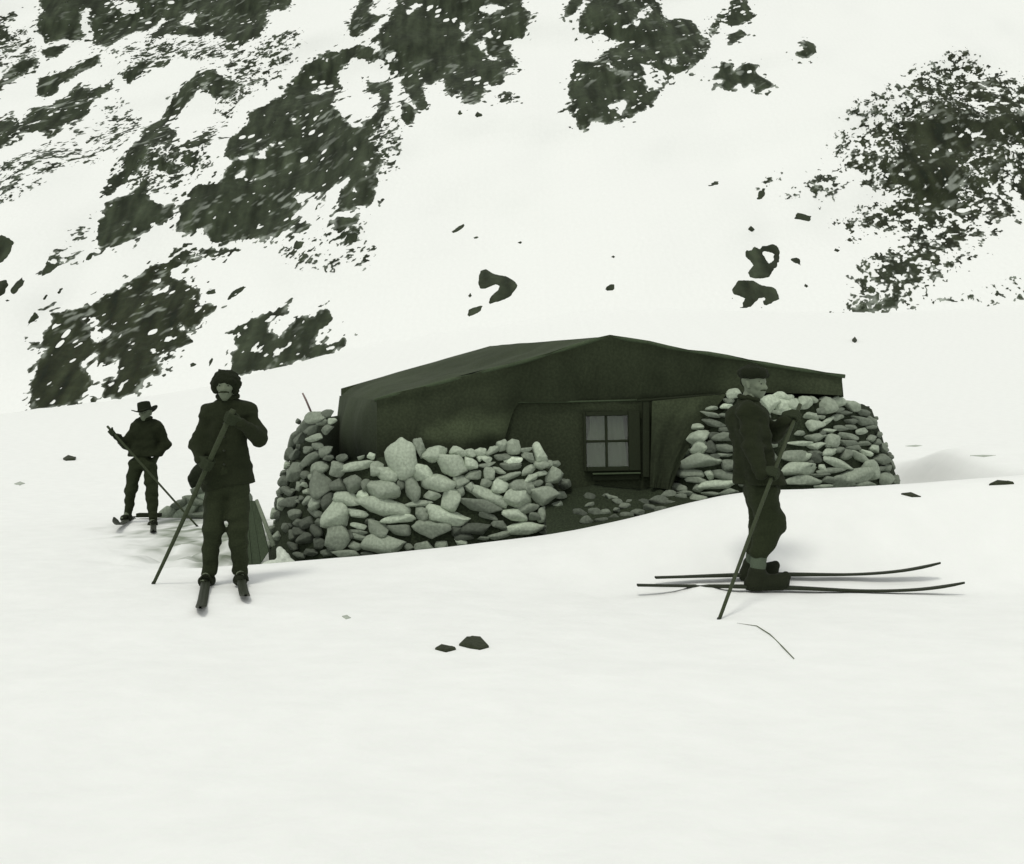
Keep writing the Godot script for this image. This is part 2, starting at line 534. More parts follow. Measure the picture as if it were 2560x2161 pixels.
const ROCKS := [
	{"n": "rock_outcrop", "p": [91,65,103,29,108,-29,737,-29,718,24,670,30,663,62,651,91,622,103,593,124,569,124,565,100,526,86,502,96,459,86,421,86,383,91,364,77,335,81,306,96,268,117,230,110,211,91,201,103,167,98,134,103,110,100], "h": [[203,29,222,19,230,103,211,91,203,62], [361,81,407,44,411,53,383,84], [447,57,471,29,493,36,483,53,495,72,459,62], [282,2,335,5,354,29,306,33]], "snow": 0.62, "rough": 1, "thick": 2, "say": "broad dark cliff band along the upper left of the mountain"},
	{"n": "rock_outcrop", "p": [91,230,103,191,158,182,211,153,254,132,244,163,187,191,148,211,144,234,120,246,100,244], "h": [], "snow": 0.75, "rough": 0.7, "thick": 1, "say": "club-shaped rock rib below the upper left cliff"},
	{"n": "rock_outcrop", "p": [100,129,134,115,177,108,158,129,139,144,110,144], "h": [], "snow": 0.8, "rough": 0.7, "thick": 0.8, "say": "short ledge right under the left end of the cliff band"},
	{"n": "rock_outcrop", "p": [144,251,196,211,225,227,280,201,283,222,239,249,220,282,182,316,163,306,129,354,110,373,120,330,57,330,48,359,53,306,86,268,134,273], "h": [], "snow": 0.5, "rough": 1, "thick": 1, "say": "ragged stepped outcrop at the middle left, broken by snow"},
	{"n": "rock_outcrop", "p": [-144,278,10,191,48,153,91,141,96,167,62,184,24,206,-119,299], "h": [], "snow": 0.5, "rough": 0.9, "thick": 1, "say": "slanting rock band at the upper left edge"},
	{"n": "rock_outcrop", "p": [-153,358,29,280,43,306,53,316,29,354,-223,481], "h": [], "snow": 0.42, "rough": 1.2, "thick": 1, "say": "dark rock knob at the left edge under the slanting band"},
	{"n": "rock_outcrop", "p": [-252,169,19,29,50,36,14,53,29,96,10,129,-112,183], "h": [], "snow": 0.35, "rough": 1.2, "thick": 0.8, "say": "small rocks at the upper left corner"},
	{"n": "rock_outcrop", "p": [306,201,311,177,344,153,426,148,421,163,364,172,325,211], "h": [], "snow": 0.45, "rough": 1, "thick": 0.8, "say": "low curved ledge below the cliff band"},
	{"n": "rock_outcrop", "p": [459,211,507,177,541,173,550,191,603,206,574,249,531,244,507,215,483,239,459,268,426,311,445,335,421,368,383,354,364,397,344,431,306,464,268,494,256,478,268,445,306,421,344,354,364,321,407,287,435,249], "h": [], "snow": 0.55, "rough": 0.9, "thick": 1.2, "say": "long narrow rock rib slanting down left, left of the great cliff"},
	{"n": "rock_outcrop", "p": [431,416,459,354,517,330,531,344,498,388,507,416,459,421,392,431,364,407,407,383], "h": [], "snow": 0.3, "rough": 1.2, "thick": 0.6, "say": "thin half-buried rocks between the rib and the great cliff"},
	{"n": "rock_outcrop", "p": [238,615,249,550,268,507,316,488,354,462,335,440,373,455,364,488,411,517,445,500,431,536,402,560,368,579,335,598,268,627], "h": [], "snow": 0.7, "rough": 0.7, "thick": 1.5, "say": "rounded rock bluff at the foot of the long rib"},
	{"n": "rock_outcrop", "p": [439,569,450,522,469,478,507,457,550,459,565,423,584,402,557,383,579,340,617,311,622,282,665,263,708,234,727,201,761,165,809,134,861,122,909,108,938,120,938,158,986,182,981,201,976,268,952,306,938,335,919,344,938,383,971,397,947,411,943,459,938,498,919,524,895,512,885,531,842,526,852,493,804,512,809,483,766,483,722,478,756,517,737,531,785,569,708,598,746,553,699,589,665,598,646,591,574,605,526,608,512,572,493,574,478,586,445,581], "h": [[842,184,885,144,957,158,978,189,952,206,914,201,919,230,950,239,947,282,895,323,856,297,833,263,861,239], [780,225,813,220,809,237,785,237], [641,378,660,373,658,395,639,397], [665,364,689,352,689,361,670,371], [591,397,624,385,617,402], [605,426,620,419,598,450,589,445], [727,292,744,294,742,309,730,309], [809,483,871,440,876,447,847,488,833,526], [833,261,847,230,861,234,856,258], [907,407,923,407,919,426], [880,469,895,471,890,486]], "snow": 0.66, "rough": 0.8, "thick": 2.4, "say": "great dark cliff left of the snow gully, widest on the mountain"},
	{"n": "rock_outcrop", "p": [833,574,842,541,890,545,895,553,861,567], "h": [], "snow": 0.9, "rough": 0.4, "thick": 0.8, "say": "flat rock slab at the right foot of the great cliff"},
	{"n": "boulder", "p": [859,605,871,581,895,584,895,605], "h": [], "snow": 0.9, "rough": 0.3, "thick": 0.7, "say": "small square boulder below the slab at the cliff foot"},
	{"n": "boulder", "p": [732,622,739,600,761,605,751,627], "h": [], "snow": 0.8, "rough": 0.4, "thick": 0.5, "say": "small ring-shaped boulder below the middle of the great cliff"},
	{"n": "boulder", "p": [452,622,459,608,483,608,478,617], "h": [], "snow": 0.9, "rough": 0.3, "thick": 0.5, "say": "small boulder under the left toe of the great cliff"},
	{"n": "rock_outcrop", "p": [402,656,459,622,574,617,603,627,565,644,498,644,445,656], "h": [], "snow": 0.35, "rough": 1, "thick": 0.5, "say": "thin scoured rock streak below the great cliff"},
	{"n": "rock_outcrop", "p": [871,67,885,29,904,-14,945,-14,919,29,955,43,923,72,879,94], "h": [], "snow": 0.75, "rough": 0.6, "thick": 1, "say": "leaf-shaped slab at the top between two cliffs"},
	{"n": "rock_outcrop", "p": [949,82,967,54,990,14,999,-23,1307,-23,1307,14,1329,34,1321,59,1312,99,1287,99,1275,127,1294,159,1291,172,1262,172,1262,206,1244,222,1221,212,1203,247,1185,262,1164,259,1148,227,1126,243,1112,222,1108,186,1076,215,1058,204,1069,268,1049,278,1031,259,1008,218,994,181,967,177,960,154,931,145,922,113], "h": [[1201,23,1235,7,1262,18,1226,36], [1148,54,1162,59,1160,82,1153,73], [1189,111,1207,100,1216,122,1248,152,1239,152,1207,129], [960,132,990,129,990,154,969,159], [1015,25,1040,9,1053,14,1021,36], [1148,100,1176,73,1180,82,1158,104], [1203,91,1230,77,1230,95], [926,109,949,102,956,127,935,129]], "snow": 0.68, "rough": 0.7, "thick": 2.4, "say": "tall dark cliff with hanging buttresses at the top centre"},
	{"n": "rock_outcrop", "p": [1003,277,1008,254,1031,263,1037,290,1035,311,1015,315,1003,297], "h": [], "snow": 0.8, "rough": 0.5, "thick": 0.8, "say": "small hanging rock below the left buttress of the tall cliff"},
	{"n": "rock_outcrop", "p": [1244,240,1257,229,1287,236,1287,249,1266,254,1248,256], "h": [], "snow": 0.35, "rough": 0.6, "thick": 0.5, "say": "small broken rock below the right side of the tall cliff"},
	{"n": "boulder", "p": [1142,286,1151,274,1158,286], "h": [], "snow": 0.9, "rough": 0.1, "thick": 0.4, "say": "tiny left rock of two under the tall cliff"},
	{"n": "boulder", "p": [1187,293,1196,278,1207,290], "h": [], "snow": 0.9, "rough": 0.1, "thick": 0.4, "say": "tiny right rock of two under the tall cliff"},
	{"n": "rock_outcrop", "p": [1405,278,1430,259,1416,231,1423,200,1434,168,1443,154,1484,156,1498,136,1461,129,1475,105,1493,109,1475,86,1443,86,1448,45,1470,9,1484,-23,1656,-23,1652,27,1670,52,1700,45,1729,50,1752,82,1779,113,1761,141,1729,172,1700,179,1666,205,1656,225,1611,278,1566,296,1525,309,1484,303,1473,318,1455,325,1438,313,1434,290,1416,278], "h": [[1430,136,1475,86,1511,91,1548,109,1520,122,1489,155,1434,150], [1593,36,1629,9,1622,41,1588,68,1584,59], [1520,154,1554,184,1543,188,1523,168], [1602,156,1652,177,1672,200,1652,204,1611,177], [1520,268,1570,243,1566,259,1552,290,1539,272], [1656,150,1697,145,1697,163,1661,159], [1607,193,1629,186,1656,218,1620,231]], "snow": 0.56, "rough": 0.8, "thick": 2.2, "say": "dark pointed cliff right of the snow gully with bright snow ledges"},
	{"n": "rock_outcrop", "p": [1409,39,1434,-23,1475,-23,1439,32,1418,44], "h": [], "snow": 0.8, "rough": 0.4, "thick": 0.8, "say": "narrow tip of rock left of the pointed cliff"},
	{"n": "rock_outcrop", "p": [1769,93,1779,60,1795,37,1818,32,1830,0,1832,-23,1867,-23,1874,28,1895,37,1865,58,1832,66,1804,56,1782,95], "h": [], "snow": 0.45, "rough": 0.8, "thick": 0.9, "say": "broken rock column right of the pointed cliff at the top"},
	{"n": "rock_outcrop", "p": [1818,119,1820,86,1855,70,1867,88,1839,107], "h": [], "snow": 0.8, "rough": 0.4, "thick": 0.7, "say": "wedge of rock below the broken rock column"},
	{"n": "rock_outcrop", "p": [1981,135,1997,130,2011,122,2002,109,2016,99,2037,112,2040,130,2020,148,2002,145], "h": [], "snow": 0.6, "rough": 0.3, "thick": 0.7, "say": "small hooked outcrop high on the right slope"},
	{"n": "rock_outcrop", "p": [1766,213,1790,186,1806,153,1836,163,1823,188,1846,167,1869,157,1895,163,1892,181,1930,205,1935,215,1911,223,1888,238,1882,209,1855,225,1850,209,1819,229,1799,214,1810,200,1786,200], "h": [], "snow": 0.85, "rough": 0.22, "thick": 0.8, "say": "claw-shaped outcrop with four prongs on the right slope"},
	{"n": "boulder", "p": [1865,625,1879,613,1897,618,1939,609,1954,632,1945,665,1920,693,1883,696,1868,686,1884,662,1864,644], "h": [[1902,628,1934,637,1935,651,1923,662,1913,644], [1869,621,1881,621,1874,632]], "snow": 0.9, "rough": 0.3, "thick": 0.8, "say": "upper boulder with a snow-filled hollow on the lower right slope"},
	{"n": "boulder", "p": [1813,751,1832,739,1830,723,1846,702,1883,701,1909,716,1939,718,1949,748,1902,771,1920,739,1890,748,1879,768,1848,773,1864,744,1841,737,1823,754], "h": [], "snow": 0.9, "rough": 0.3, "thick": 0.8, "say": "lower boulder with spread feet on the lower right slope"},
	{"n": "boulder", "p": [1768,467,1786,453,1805,447,1795,460], "h": [], "snow": 0.95, "rough": 0.1, "thick": 0.4, "say": "thin dark sliver of rock high on the open slope"},
	{"n": "boulder", "p": [1872,573,1879,565,1887,572,1881,579], "h": [], "snow": 0.95, "rough": 0.1, "thick": 0.4, "say": "tiny round boulder above the two big right boulders"},
	{"n": "boulder", "p": [1982,546,1995,530,2009,535,2032,542,2023,553], "h": [], "snow": 0.95, "rough": 0.2, "thick": 0.5, "say": "low pointed boulder left of the scree"},
	{"n": "boulder", "p": [1974,649,1985,642,1999,646,2003,672,1985,658], "h": [], "snow": 0.95, "rough": 0.2, "thick": 0.5, "say": "small bent rock right of the upper boulder"},
	{"n": "boulder", "p": [2008,718,2016,704,2027,709,2018,721], "h": [], "snow": 0.95, "rough": 0.1, "thick": 0.5, "say": "small round rock right of the spread-footed boulder"},
	{"n": "boulder", "p": [2083,625,2095,616,2105,621,2092,631], "h": [], "snow": 0.95, "rough": 0.1, "thick": 0.5, "say": "small lone rock at the left fringe of the scree"},
	{"n": "boulder", "p": [2041,453,2048,432,2060,435,2051,456], "h": [], "snow": 0.95, "rough": 0.1, "thick": 0.5, "say": "upright little rock at the upper left fringe of the scree"},
	{"n": "boulder", "p": [1890,500,1902,474,1920,460,1913,479,1902,500], "h": [], "snow": 0.6, "rough": 0.4, "thick": 0.4, "say": "small wedge rock on the open slope left of the scree"},
	{"n": "boulder", "p": [1127,582,1153,559,1178,546,1182,551,1160,569,1135,583], "h": [], "snow": 0.95, "rough": 0.2, "thick": 0.5, "say": "long slanting dark rock in the middle of the snowfield slope"},
	{"n": "boulder", "p": [1161,606,1180,595,1203,587,1201,593,1173,606], "h": [], "snow": 0.95, "rough": 0.2, "thick": 0.35, "say": "thin streak of rock below the long slanting rock"},
	{"n": "boulder", "p": [1284,612,1297,600,1315,598,1299,619], "h": [], "snow": 0.95, "rough": 0.2, "thick": 0.5, "say": "small angular rock right of the slanting rock"},
	{"n": "boulder", "p": [1526,643,1532,638,1539,640,1532,647], "h": [], "snow": 0.95, "rough": 0.1, "thick": 0.4, "say": "tiny black rock in the open snow"},
	{"n": "boulder", "p": [1510,719,1523,709,1547,714,1529,727,1517,728], "h": [], "snow": 0.95, "rough": 0.2, "thick": 0.5, "say": "small arrowhead rock alone in the snow"},
	{"n": "boulder", "p": [1195,708,1202,676,1216,672,1235,686,1264,689,1295,712,1275,744,1221,761,1226,742,1251,721,1241,709,1203,725], "h": [[1203,726,1248,708,1251,714,1221,744]], "snow": 0.95, "rough": 0.3, "thick": 1, "say": "largest boulder low in the middle of the slope, above the hut"},
	{"n": "boulder", "p": [1166,793,1173,771,1217,761,1198,781], "h": [], "snow": 0.95, "rough": 0.2, "thick": 0.6, "say": "flat tilted rock just below the largest middle boulder"},
	{"n": "boulder", "p": [1167,744,1176,731,1185,731,1175,745], "h": [], "snow": 0.95, "rough": 0.1, "thick": 0.4, "say": "little rock left of the largest middle boulder"},
	{"n": "boulder", "p": [1040,761,1050,754,1062,749,1051,760], "h": [], "snow": 0.95, "rough": 0.1, "thick": 0.3, "say": "faint thin rock left of the middle boulders"},
	{"n": "boulder", "p": [947,510,953,494,968,494,959,506], "h": [], "snow": 0.95, "rough": 0.2, "thick": 0.5, "say": "small rock right of the great cliff's lower end"},
	{"n": "rock_outcrop", "p": [52,1042,82,1019,77,973,91,917,108,887,105,844,112,818,129,805,120,780,164,775,233,758,267,737,327,702,370,672,413,648,487,643,519,653,457,663,420,681,465,706,495,724,500,754,540,771,495,806,482,844,489,853,426,880,379,896,413,930,353,952,364,965,327,986,241,1000,129,1019,56,1047], "h": [[351,737,418,717,416,729,357,743], [207,788,241,793,250,818,276,827,278,840,241,853,224,832], [202,991,233,956,211,905,239,879,250,922,271,900,293,902,291,943,258,956,258,984,224,996], [433,801,487,836,482,842,452,821], [383,702,405,698,401,709], [297,853,317,868,310,870]], "snow": 0.62, "rough": 0.8, "thick": 2.4, "say": "large dark bluff low on the left, behind the man in the brimmed hat"},
	{"n": "rock_outcrop", "p": [576,945,577,900,586,870,581,836,603,813,629,801,672,775,715,762,726,775,689,801,676,823,698,845,732,805,758,790,792,788,805,760,820,775,829,799,812,818,775,857,810,861,861,846,865,861,844,879,788,900,749,905,689,927,686,896,672,923,646,926,594,945], "h": [], "snow": 0.5, "rough": 0.9, "thick": 1.4, "say": "low broken outcrop right of the large left bluff, at the snowfield edge"},
	{"n": "boulder", "p": [508,727,538,723,540,732,521,737], "h": [], "snow": 0.9, "rough": 0.2, "thick": 0.5, "say": "small rock right of the left bluff's crest"},
	{"n": "boulder", "p": [568,749,579,730,620,709,616,719,592,739], "h": [], "snow": 0.6, "rough": 0.5, "thick": 0.5, "say": "small ragged rock between the left bluff and the low outcrop"},
	{"n": "boulder", "p": [465,939,474,908,491,905,492,918,474,920], "h": [], "snow": 0.95, "rough": 0.2, "thick": 0.5, "say": "small hooked rock in the gap between bluff and low outcrop"},
	{"n": "boulder", "p": [517,920,523,900,540,885,534,911], "h": [], "snow": 0.8, "rough": 0.3, "thick": 0.4, "say": "little rock beside the hooked rock in the snow gap"},
	{"n": "boulder", "p": [64,818,77,790,93,770,100,793,84,808], "h": [], "snow": 0.9, "rough": 0.4, "thick": 0.8, "say": "dark rock left of the bluff's upper corner"},
	{"n": "boulder", "p": [102,694,113,659,129,635,126,657,160,658,123,685], "h": [], "snow": 0.5, "rough": 0.6, "thick": 0.6, "say": "ragged rock low on the left slope above the bluff"},
	{"n": "boulder", "p": [197,666,223,634,242,624,228,648], "h": [], "snow": 0.95, "rough": 0.3, "thick": 0.5, "say": "slanting rock under the rounded bluff"},
	{"n": "boulder", "p": [-177,679,4,586,37,607,22,638,9,653,-82,681], "h": [], "snow": 0.7, "rough": 0.6, "thick": 0.8, "say": "dark rock at the left edge, upper of two"},
	{"n": "boulder", "p": [-284,855,13,697,19,715,0,741,-269,890], "h": [], "snow": 0.6, "rough": 0.6, "thick": 0.8, "say": "dark rock at the left edge, lower of two"},
	{"n": "boulder", "p": [25,726,43,702,62,689,58,711,34,734], "h": [], "snow": 0.8, "rough": 0.4, "thick": 0.5, "say": "small rock beside the lower left-edge rock"},
	{"n": "boulder", "p": [9,754,26,745,37,745,17,756], "h": [], "snow": 0.95, "rough": 0.2, "thick": 0.4, "say": "thin sliver rock near the left edge"},
	{"n": "boulder", "p": [140,732,146,721,156,719,146,736], "h": [], "snow": 0.95, "rough": 0.2, "thick": 0.4, "say": "tiny rock above the left bluff"},
	{"n": "boulder", "p": [101,752,112,739,123,736,112,749], "h": [], "snow": 0.95, "rough": 0.2, "thick": 0.4, "say": "thin tiny rock above the left bluff's corner"},
	{"n": "scattered_rocks", "p": [225,335,258,268,306,249,364,287,335,335,306,364,249,378], "h": [], "snow": 0.12, "rough": 2, "thick": 0.4, "say": "sparse speckle of small rocks on the left slope"},
	{"n": "scattered_rocks", "p": [268,129,364,91,565,96,622,124,694,81,766,67,746,115,679,158,622,206,574,158,431,148,335,158], "h": [], "snow": 0.2, "rough": 2.5, "thick": 0.4, "say": "scattered rocks in the snow shelf below the cliff band"},
	{"n": "scattered_rocks", "p": [96,694,124,636,167,589,239,531,239,589,191,612,201,656,134,670], "h": [], "snow": 0.2, "rough": 1.6, "thick": 0.5, "say": "line of small rocks down left of the rounded bluff"},
	{"n": "scattered_rocks", "p": [-193,590,48,445,62,459,29,483,-120,564], "h": [], "snow": 0.1, "rough": 1.2, "thick": 0.4, "say": "small rocks at the left edge of the mid slope"},
	{"n": "scattered_rocks", "p": [900,344,947,287,1000,297,1000,421,938,431,923,383], "h": [], "snow": 0.25, "rough": 1.5, "thick": 0.5, "say": "rock specks along the right side of the great cliff"},
	{"n": "scattered_rocks", "p": [336,870,431,801,517,801,431,917,370,948,336,926], "h": [], "snow": 0.2, "rough": 1.5, "thick": 0.5, "say": "snow-streaked rocks on the bluff's right flank"},
	{"n": "scattered_rocks", "p": [-91,85,62,62,100,120,91,148,29,158,-81,209], "h": [], "snow": 0.2, "rough": 1.8, "thick": 0.4, "say": "speckled rocks by the upper left edge"},
	{"n": "scattered_rocks", "p": [565,153,646,124,746,134,708,191,646,230,593,268,507,392,478,383,536,287], "h": [], "snow": 0.18, "rough": 2, "thick": 0.4, "say": "broken rocks above the great cliff's left shoulder"},
	{"n": "scree", "p": [2097,786,2143,744,2134,697,2148,651,2218,614,2241,576,2125,600,2078,558,2134,521,2209,483,2125,456,2046,521,2055,483,2148,437,2055,414,2125,372,2134,316,2213,279,2255,242,2246,209,2334,153,2385,121,2450,153,2520,177,2571,209,2959,196,2926,598,2571,511,2543,549,2450,600,2441,637,2385,688,2334,725,2264,762,2181,776], "h": [], "snow": 0.32, "rough": 3, "thick": 0.5, "say": "wide speckled scree of dark stones on the right slope"},
	{"n": "rock_outcrop", "p": [2232,321,2348,265,2357,242,2385,260,2399,321,2450,302,2520,279,2571,298,2571,344,2497,349,2404,391,2413,465,2385,530,2311,544,2288,493,2260,470,2199,465,2236,409,2264,372], "h": [], "snow": 0.5, "rough": 1.6, "thick": 1.2, "say": "dense dark rock core in the middle of the right scree"},
	{"n": "scattered_rocks", "p": [-117,478,96,368,230,311,335,273,297,383,144,431,48,498,-199,639], "h": [], "snow": 0, "rough": 1.2, "thick": 0.4, "say": "faint thin scatter of stones across the mid left snow slope"},
	{"n": "scattered_rocks", "p": [268,421,364,354,478,364,536,411,431,483,344,483], "h": [], "snow": 0.26, "rough": 1.2, "thick": 0.4, "say": "snow-dusted broken rock between the long rib and the rounded bluff"},
	{"n": "scattered_rocks", "p": [813,574,909,550,957,622,909,679,718,670,694,622], "h": [], "snow": 0.02, "rough": 1, "thick": 0.4, "say": "loose stones on the snow under the great cliff's right foot"},
	{"n": "scattered_rocks", "p": [1985,465,2055,404,2125,260,2241,200,2311,149,2357,153,2241,260,2148,344,2106,418,2125,465,2055,493], "h": [], "snow": 0.14, "rough": 1.5, "thick": 0.4, "say": "fine fringe of pebbles up the left side of the scree"},
	{"n": "rock_outcrop", "p": [2095,788,2143,762,2218,744,2260,753,2246,767,2181,779,2125,789], "h": [], "snow": 0.42, "rough": 0.5, "thick": 0.6, "say": "low dark wedge of stones at the left foot of the scree"},
	{"n": "scattered_rocks", "p": [2106,783,2143,725,2139,660,2218,618,2320,669,2339,725,2241,755,2162,779], "h": [], "snow": 0.36, "rough": 1.6, "thick": 0.5, "say": "thick speckle of dark stones at the scree's lower left corner"},
	{"n": "scattered_rocks", "p": [2311,762,2404,735,2450,716,2571,688,2880,653,2895,720,2571,744,2474,767,2404,748,2334,762], "h": [], "snow": 0.15, "rough": 1.2, "thick": 0.4, "say": "low streak of dark stones at the foot of the right slope"},
	{"n": "scattered_rocks", "p": [1892,470,1930,432,1976,414,1948,446,1939,493,2013,465,2013,493,1981,502,1958,493], "h": [], "snow": 0.15, "rough": 1, "thick": 0.3, "say": "thin scatter of pebbles on the open right slope"},
]
# stones seen in the walls: place, width and height, tilt, tone
const STONES_FRONT := [401.5,458.2,25.4,32.4,8,1.15, 420.4,446.7,9.3,18.5,12,0.90, 422.4,472.1,23.1,16.2,0,1.20, 386.1,473.6,20.0,11.6,-15,1.10, 376.9,468.2,13.1,11.6,0,1.05, 355.3,466.7,29.3,8.5,12,1.10, 413.1,487.5,13.1,23.1,5,0.95, 383.0,489.1,27.0,20.0,-10,1.05, 362.2,495.2,10.0,9.3,35,1.25, 347.6,499.9,22.4,11.6,-10,1.05, 383.0,506.8,44.7,14.7,-6,1.05, 356.8,513.0,25.4,7.7,-12,1.05, 400.0,518.4,33.9,8.5,4,1.15, 420.0,503.7,23.1,6.2,0,1.05, 336.0,516.0,22.4,24.7,0,1.10, 358.4,526.1,14.7,4.6,-12,1.10, 359.1,531.5,13.9,4.6,-8,0.80, 359.1,537.6,17.0,6.2,-15,0.90, 377.6,529.2,20.0,15.4,-10,0.85, 336.0,536.9,22.4,20.8,-20,0.90, 383.8,545.3,35.5,18.5,-3,1.00, 356.0,546.1,13.1,7.7,-10,0.85, 345.3,553.8,25.4,8.5,0,0.90, 399.2,529.9,20.0,10.0,-10,0.80, 407.7,546.9,7.7,7.7,0,0.80, 422.4,546.9,17.7,8.5,-5,0.90, 420.8,513.7,10.8,13.1,0,0.90, 353.0,482.9,14.7,17.7,0,0.85, 336.0,469.0,13.9,17.0,0,0.90, 319.0,469.0,13.1,11.6,10,0.90, 317.5,484.4,20.0,23.1,-35,0.80, 315.2,501.4,11.6,13.9,-35,0.95, 338.3,485.2,13.9,12.3,0,0.65, 364.5,484.4,9.3,11.6,0,0.80, 361.4,457.4,6.9,3.9,20,0.90, 371.5,455.9,6.9,6.9,0,1.20, 309.0,458.2,17.7,10.0,25,0.75, 294.4,472.1,18.5,15.4,20,0.75, 312.9,438.2,16.2,6.2,8,1.00, 306.7,449.7,8.5,6.2,0,0.85, 324.4,451.3,11.6,8.5,10,0.80, 282.0,465.2,5.4,6.9,0,1.10, 283.6,481.3,15.4,10.0,5,0.70, 285.9,490.6,21.6,7.7,-5,0.70, 287.4,501.4,20.0,10.0,10,0.70, 293.6,513.7,12.3,10.0,0,0.80, 302.8,484.4,6.2,4.6,0,1.00, 305.2,491.4,6.2,5.4,0,1.00, 326.0,501.4,12.3,13.9,0,0.65, 313.6,513.0,15.4,6.2,-20,0.75, 330.6,545.3,10.0,9.3,0,0.70, 324.4,553.1,10.0,6.9,0,0.70, 401.5,484.4,8.5,8.5,0,0.75, 406.2,478.3,9.3,7.7,0,0.70, 393.1,484.4,4.6,4.6,0,0.90, 304.4,523.0,13.1,9.3,15,0.60, 315.2,530.7,12.3,10.0,-10,0.60, 304.4,538.4,13.9,10.0,8,0.60, 318.3,543.0,10.8,9.3,0,0.60, 297.4,531.5,10.0,8.5,0,0.60, 291.3,546.1,10.8,7.7,0,0.65, 309.0,552.3,13.1,7.7,0,0.65, 297.4,523.0,8.5,7.7,0,0.65, 319.8,522.2,8.5,7.7,0,0.65, 298.2,555.4,10.8,5.4,0,0.70, 366.8,554.6,11.6,4.6,0,0.70, 326.0,457.4,9.3,6.9,0,0.70, 339.9,458.2,10.0,6.2,20,0.70, 304.4,475.2,6.9,6.9,0,0.75, 300.5,465.9,6.2,4.6,0,0.85, 349.9,534.6,6.9,6.9,0,0.60, 368.4,520.7,9.3,5.4,0,0.60, 433.7,453.9,21.1,16.0,15,1.15, 456.4,452.6,14.3,9.3,-15,1.15, 451.4,464.8,26.1,22.7,-20,1.05, 439.6,482.5,28.6,15.2,3,1.05, 461.5,480.8,13.5,10.9,10,1.00, 470.7,463.2,15.2,10.9,-35,1.20, 469.9,453.1,10.9,6.7,10,1.10, 478.3,451.8,10.9,6.7,10,1.10, 479.2,458.1,5.9,5.1,0,1.15, 486.7,458.1,10.1,6.7,-20,1.25, 491.8,450.5,12.6,6.7,20,1.00, 501.1,445.5,9.3,10.1,0,1.05, 513.3,446.3,13.5,12.6,0,1.05, 501.1,457.3,15.2,6.7,10,0.75, 514.5,459.8,16.0,7.6,8,1.40, 525.5,449.7,10.9,5.1,0,0.90, 528.0,456.4,15.2,7.6,-25,0.90, 538.9,453.1,10.1,22.7,20,1.15, 510.3,465.7,18.5,7.6,0,0.80, 486.7,464.8,16.0,4.2,10,0.90, 474.9,474.9,14.3,8.4,15,0.85, 488.8,473.3,10.9,10.9,0,1.00, 499.4,470.3,11.8,5.1,-15,1.05, 507.8,476.2,21.1,5.9,15,1.05, 528.0,470.3,13.5,6.7,30,1.00, 541.5,473.3,12.6,4.2,10,1.10, 540.6,464.8,15.2,8.4,-10,0.95, 549.9,464.4,8.4,6.7,0,1.00, 558.3,463.6,10.1,5.1,0,0.90, 555.8,475.8,11.8,16.8,-15,1.00, 531.4,478.3,12.6,6.7,15,1.05, 497.7,485.5,16.0,11.8,-10,1.20, 485.1,483.4,10.1,7.6,0,0.85, 471.2,486.7,10.1,8.4,20,1.00, 460.6,490.9,6.7,9.3,0,1.00, 485.9,496.0,37.1,10.9,-25,1.15, 516.2,498.5,23.6,16.0,0,1.15, 519.6,485.1,23.6,9.3,5,0.95, 529.7,489.3,10.1,10.1,0,0.95, 544.0,494.3,26.1,16.8,-5,1.05, 565.9,483.4,13.5,9.3,-15,0.80, 561.7,495.2,15.2,5.9,0,0.90, 449.7,499.4,17.7,18.5,-20,1.10, 430.3,495.2,14.3,10.1,0,1.00, 478.3,505.3,35.4,13.5,-12,0.85, 448.8,517.9,42.1,16.8,-18,1.20, 515.4,515.4,20.2,11.8,-15,1.20, 528.8,508.6,18.5,8.4,8,0.90, 545.7,514.5,13.5,12.6,0,1.00, 557.5,508.6,16.0,11.8,0,0.95, 526.3,528.0,30.3,10.9,10,1.20, 500.2,524.6,17.7,7.6,-15,0.85, 554.1,525.5,20.2,10.1,5,0.85, 432.0,528.0,32.0,16.0,-15,0.85, 421.1,512.8,10.1,9.3,0,0.90, 500.2,535.6,20.2,5.9,10,0.85, 442.9,545.7,12.6,7.6,0,0.90, 461.5,542.3,11.8,5.9,-15,1.10, 423.6,546.5,16.8,8.4,-8,0.95, 482.5,538.1,10.1,4.2,0,0.75, 476.6,528.8,25.3,10.9,5,0.60, 490.1,516.2,18.5,5.9,-15,0.75, 547.4,531.4,16.8,4.2,0,0.70, 567.6,514.5,10.1,7.6,0,0.75, 569.3,503.6,7.6,9.3,0,0.80, 579.4,515.4,10.1,10.1,0,0.75, 536.4,483.4,10.9,6.7,0,0.80, 536.4,516.2,12.6,7.6,0,0.80, 458.1,530.5,10.9,10.1,0,0.60, 567.6,523.8,10.1,6.7,0,0.75, 463.2,536.4,16.8,7.6,0,0.60, 550.7,485.9,7.6,5.1,0,0.80]
const STONES_END := [313.7,417.7,21.8,9.8,5,0.90, 325.6,413.4,12.0,6.5,10,0.75, 330.0,421.0,6.5,5.4,0,1.10, 302.8,427.5,17.4,10.9,30,0.70, 325.6,428.6,9.8,7.6,30,0.85, 288.6,442.7,21.8,7.6,40,0.65, 274.5,462.3,6.5,13.1,0,0.80, 271.2,471.0,7.6,10.9,0,0.75, 272.3,481.9,8.7,10.9,0,0.80, 273.4,492.8,10.9,9.8,0,0.80, 274.5,504.8,12.0,6.5,0,0.70, 271.2,513.5,13.1,9.8,0,1.00, 310.4,429.7,15.2,7.6,20,0.75, 316.9,446.0,12.0,6.5,0,0.80, 297.3,438.4,13.1,8.7,20,0.70, 283.2,453.6,12.0,8.7,30,0.70, 291.9,454.7,13.1,7.6,20,0.70, 279.9,473.2,12.0,8.7,10,0.75, 321.3,422.1,9.8,6.5,0,0.80, 296.3,421.0,6.5,4.4,0,0.70]
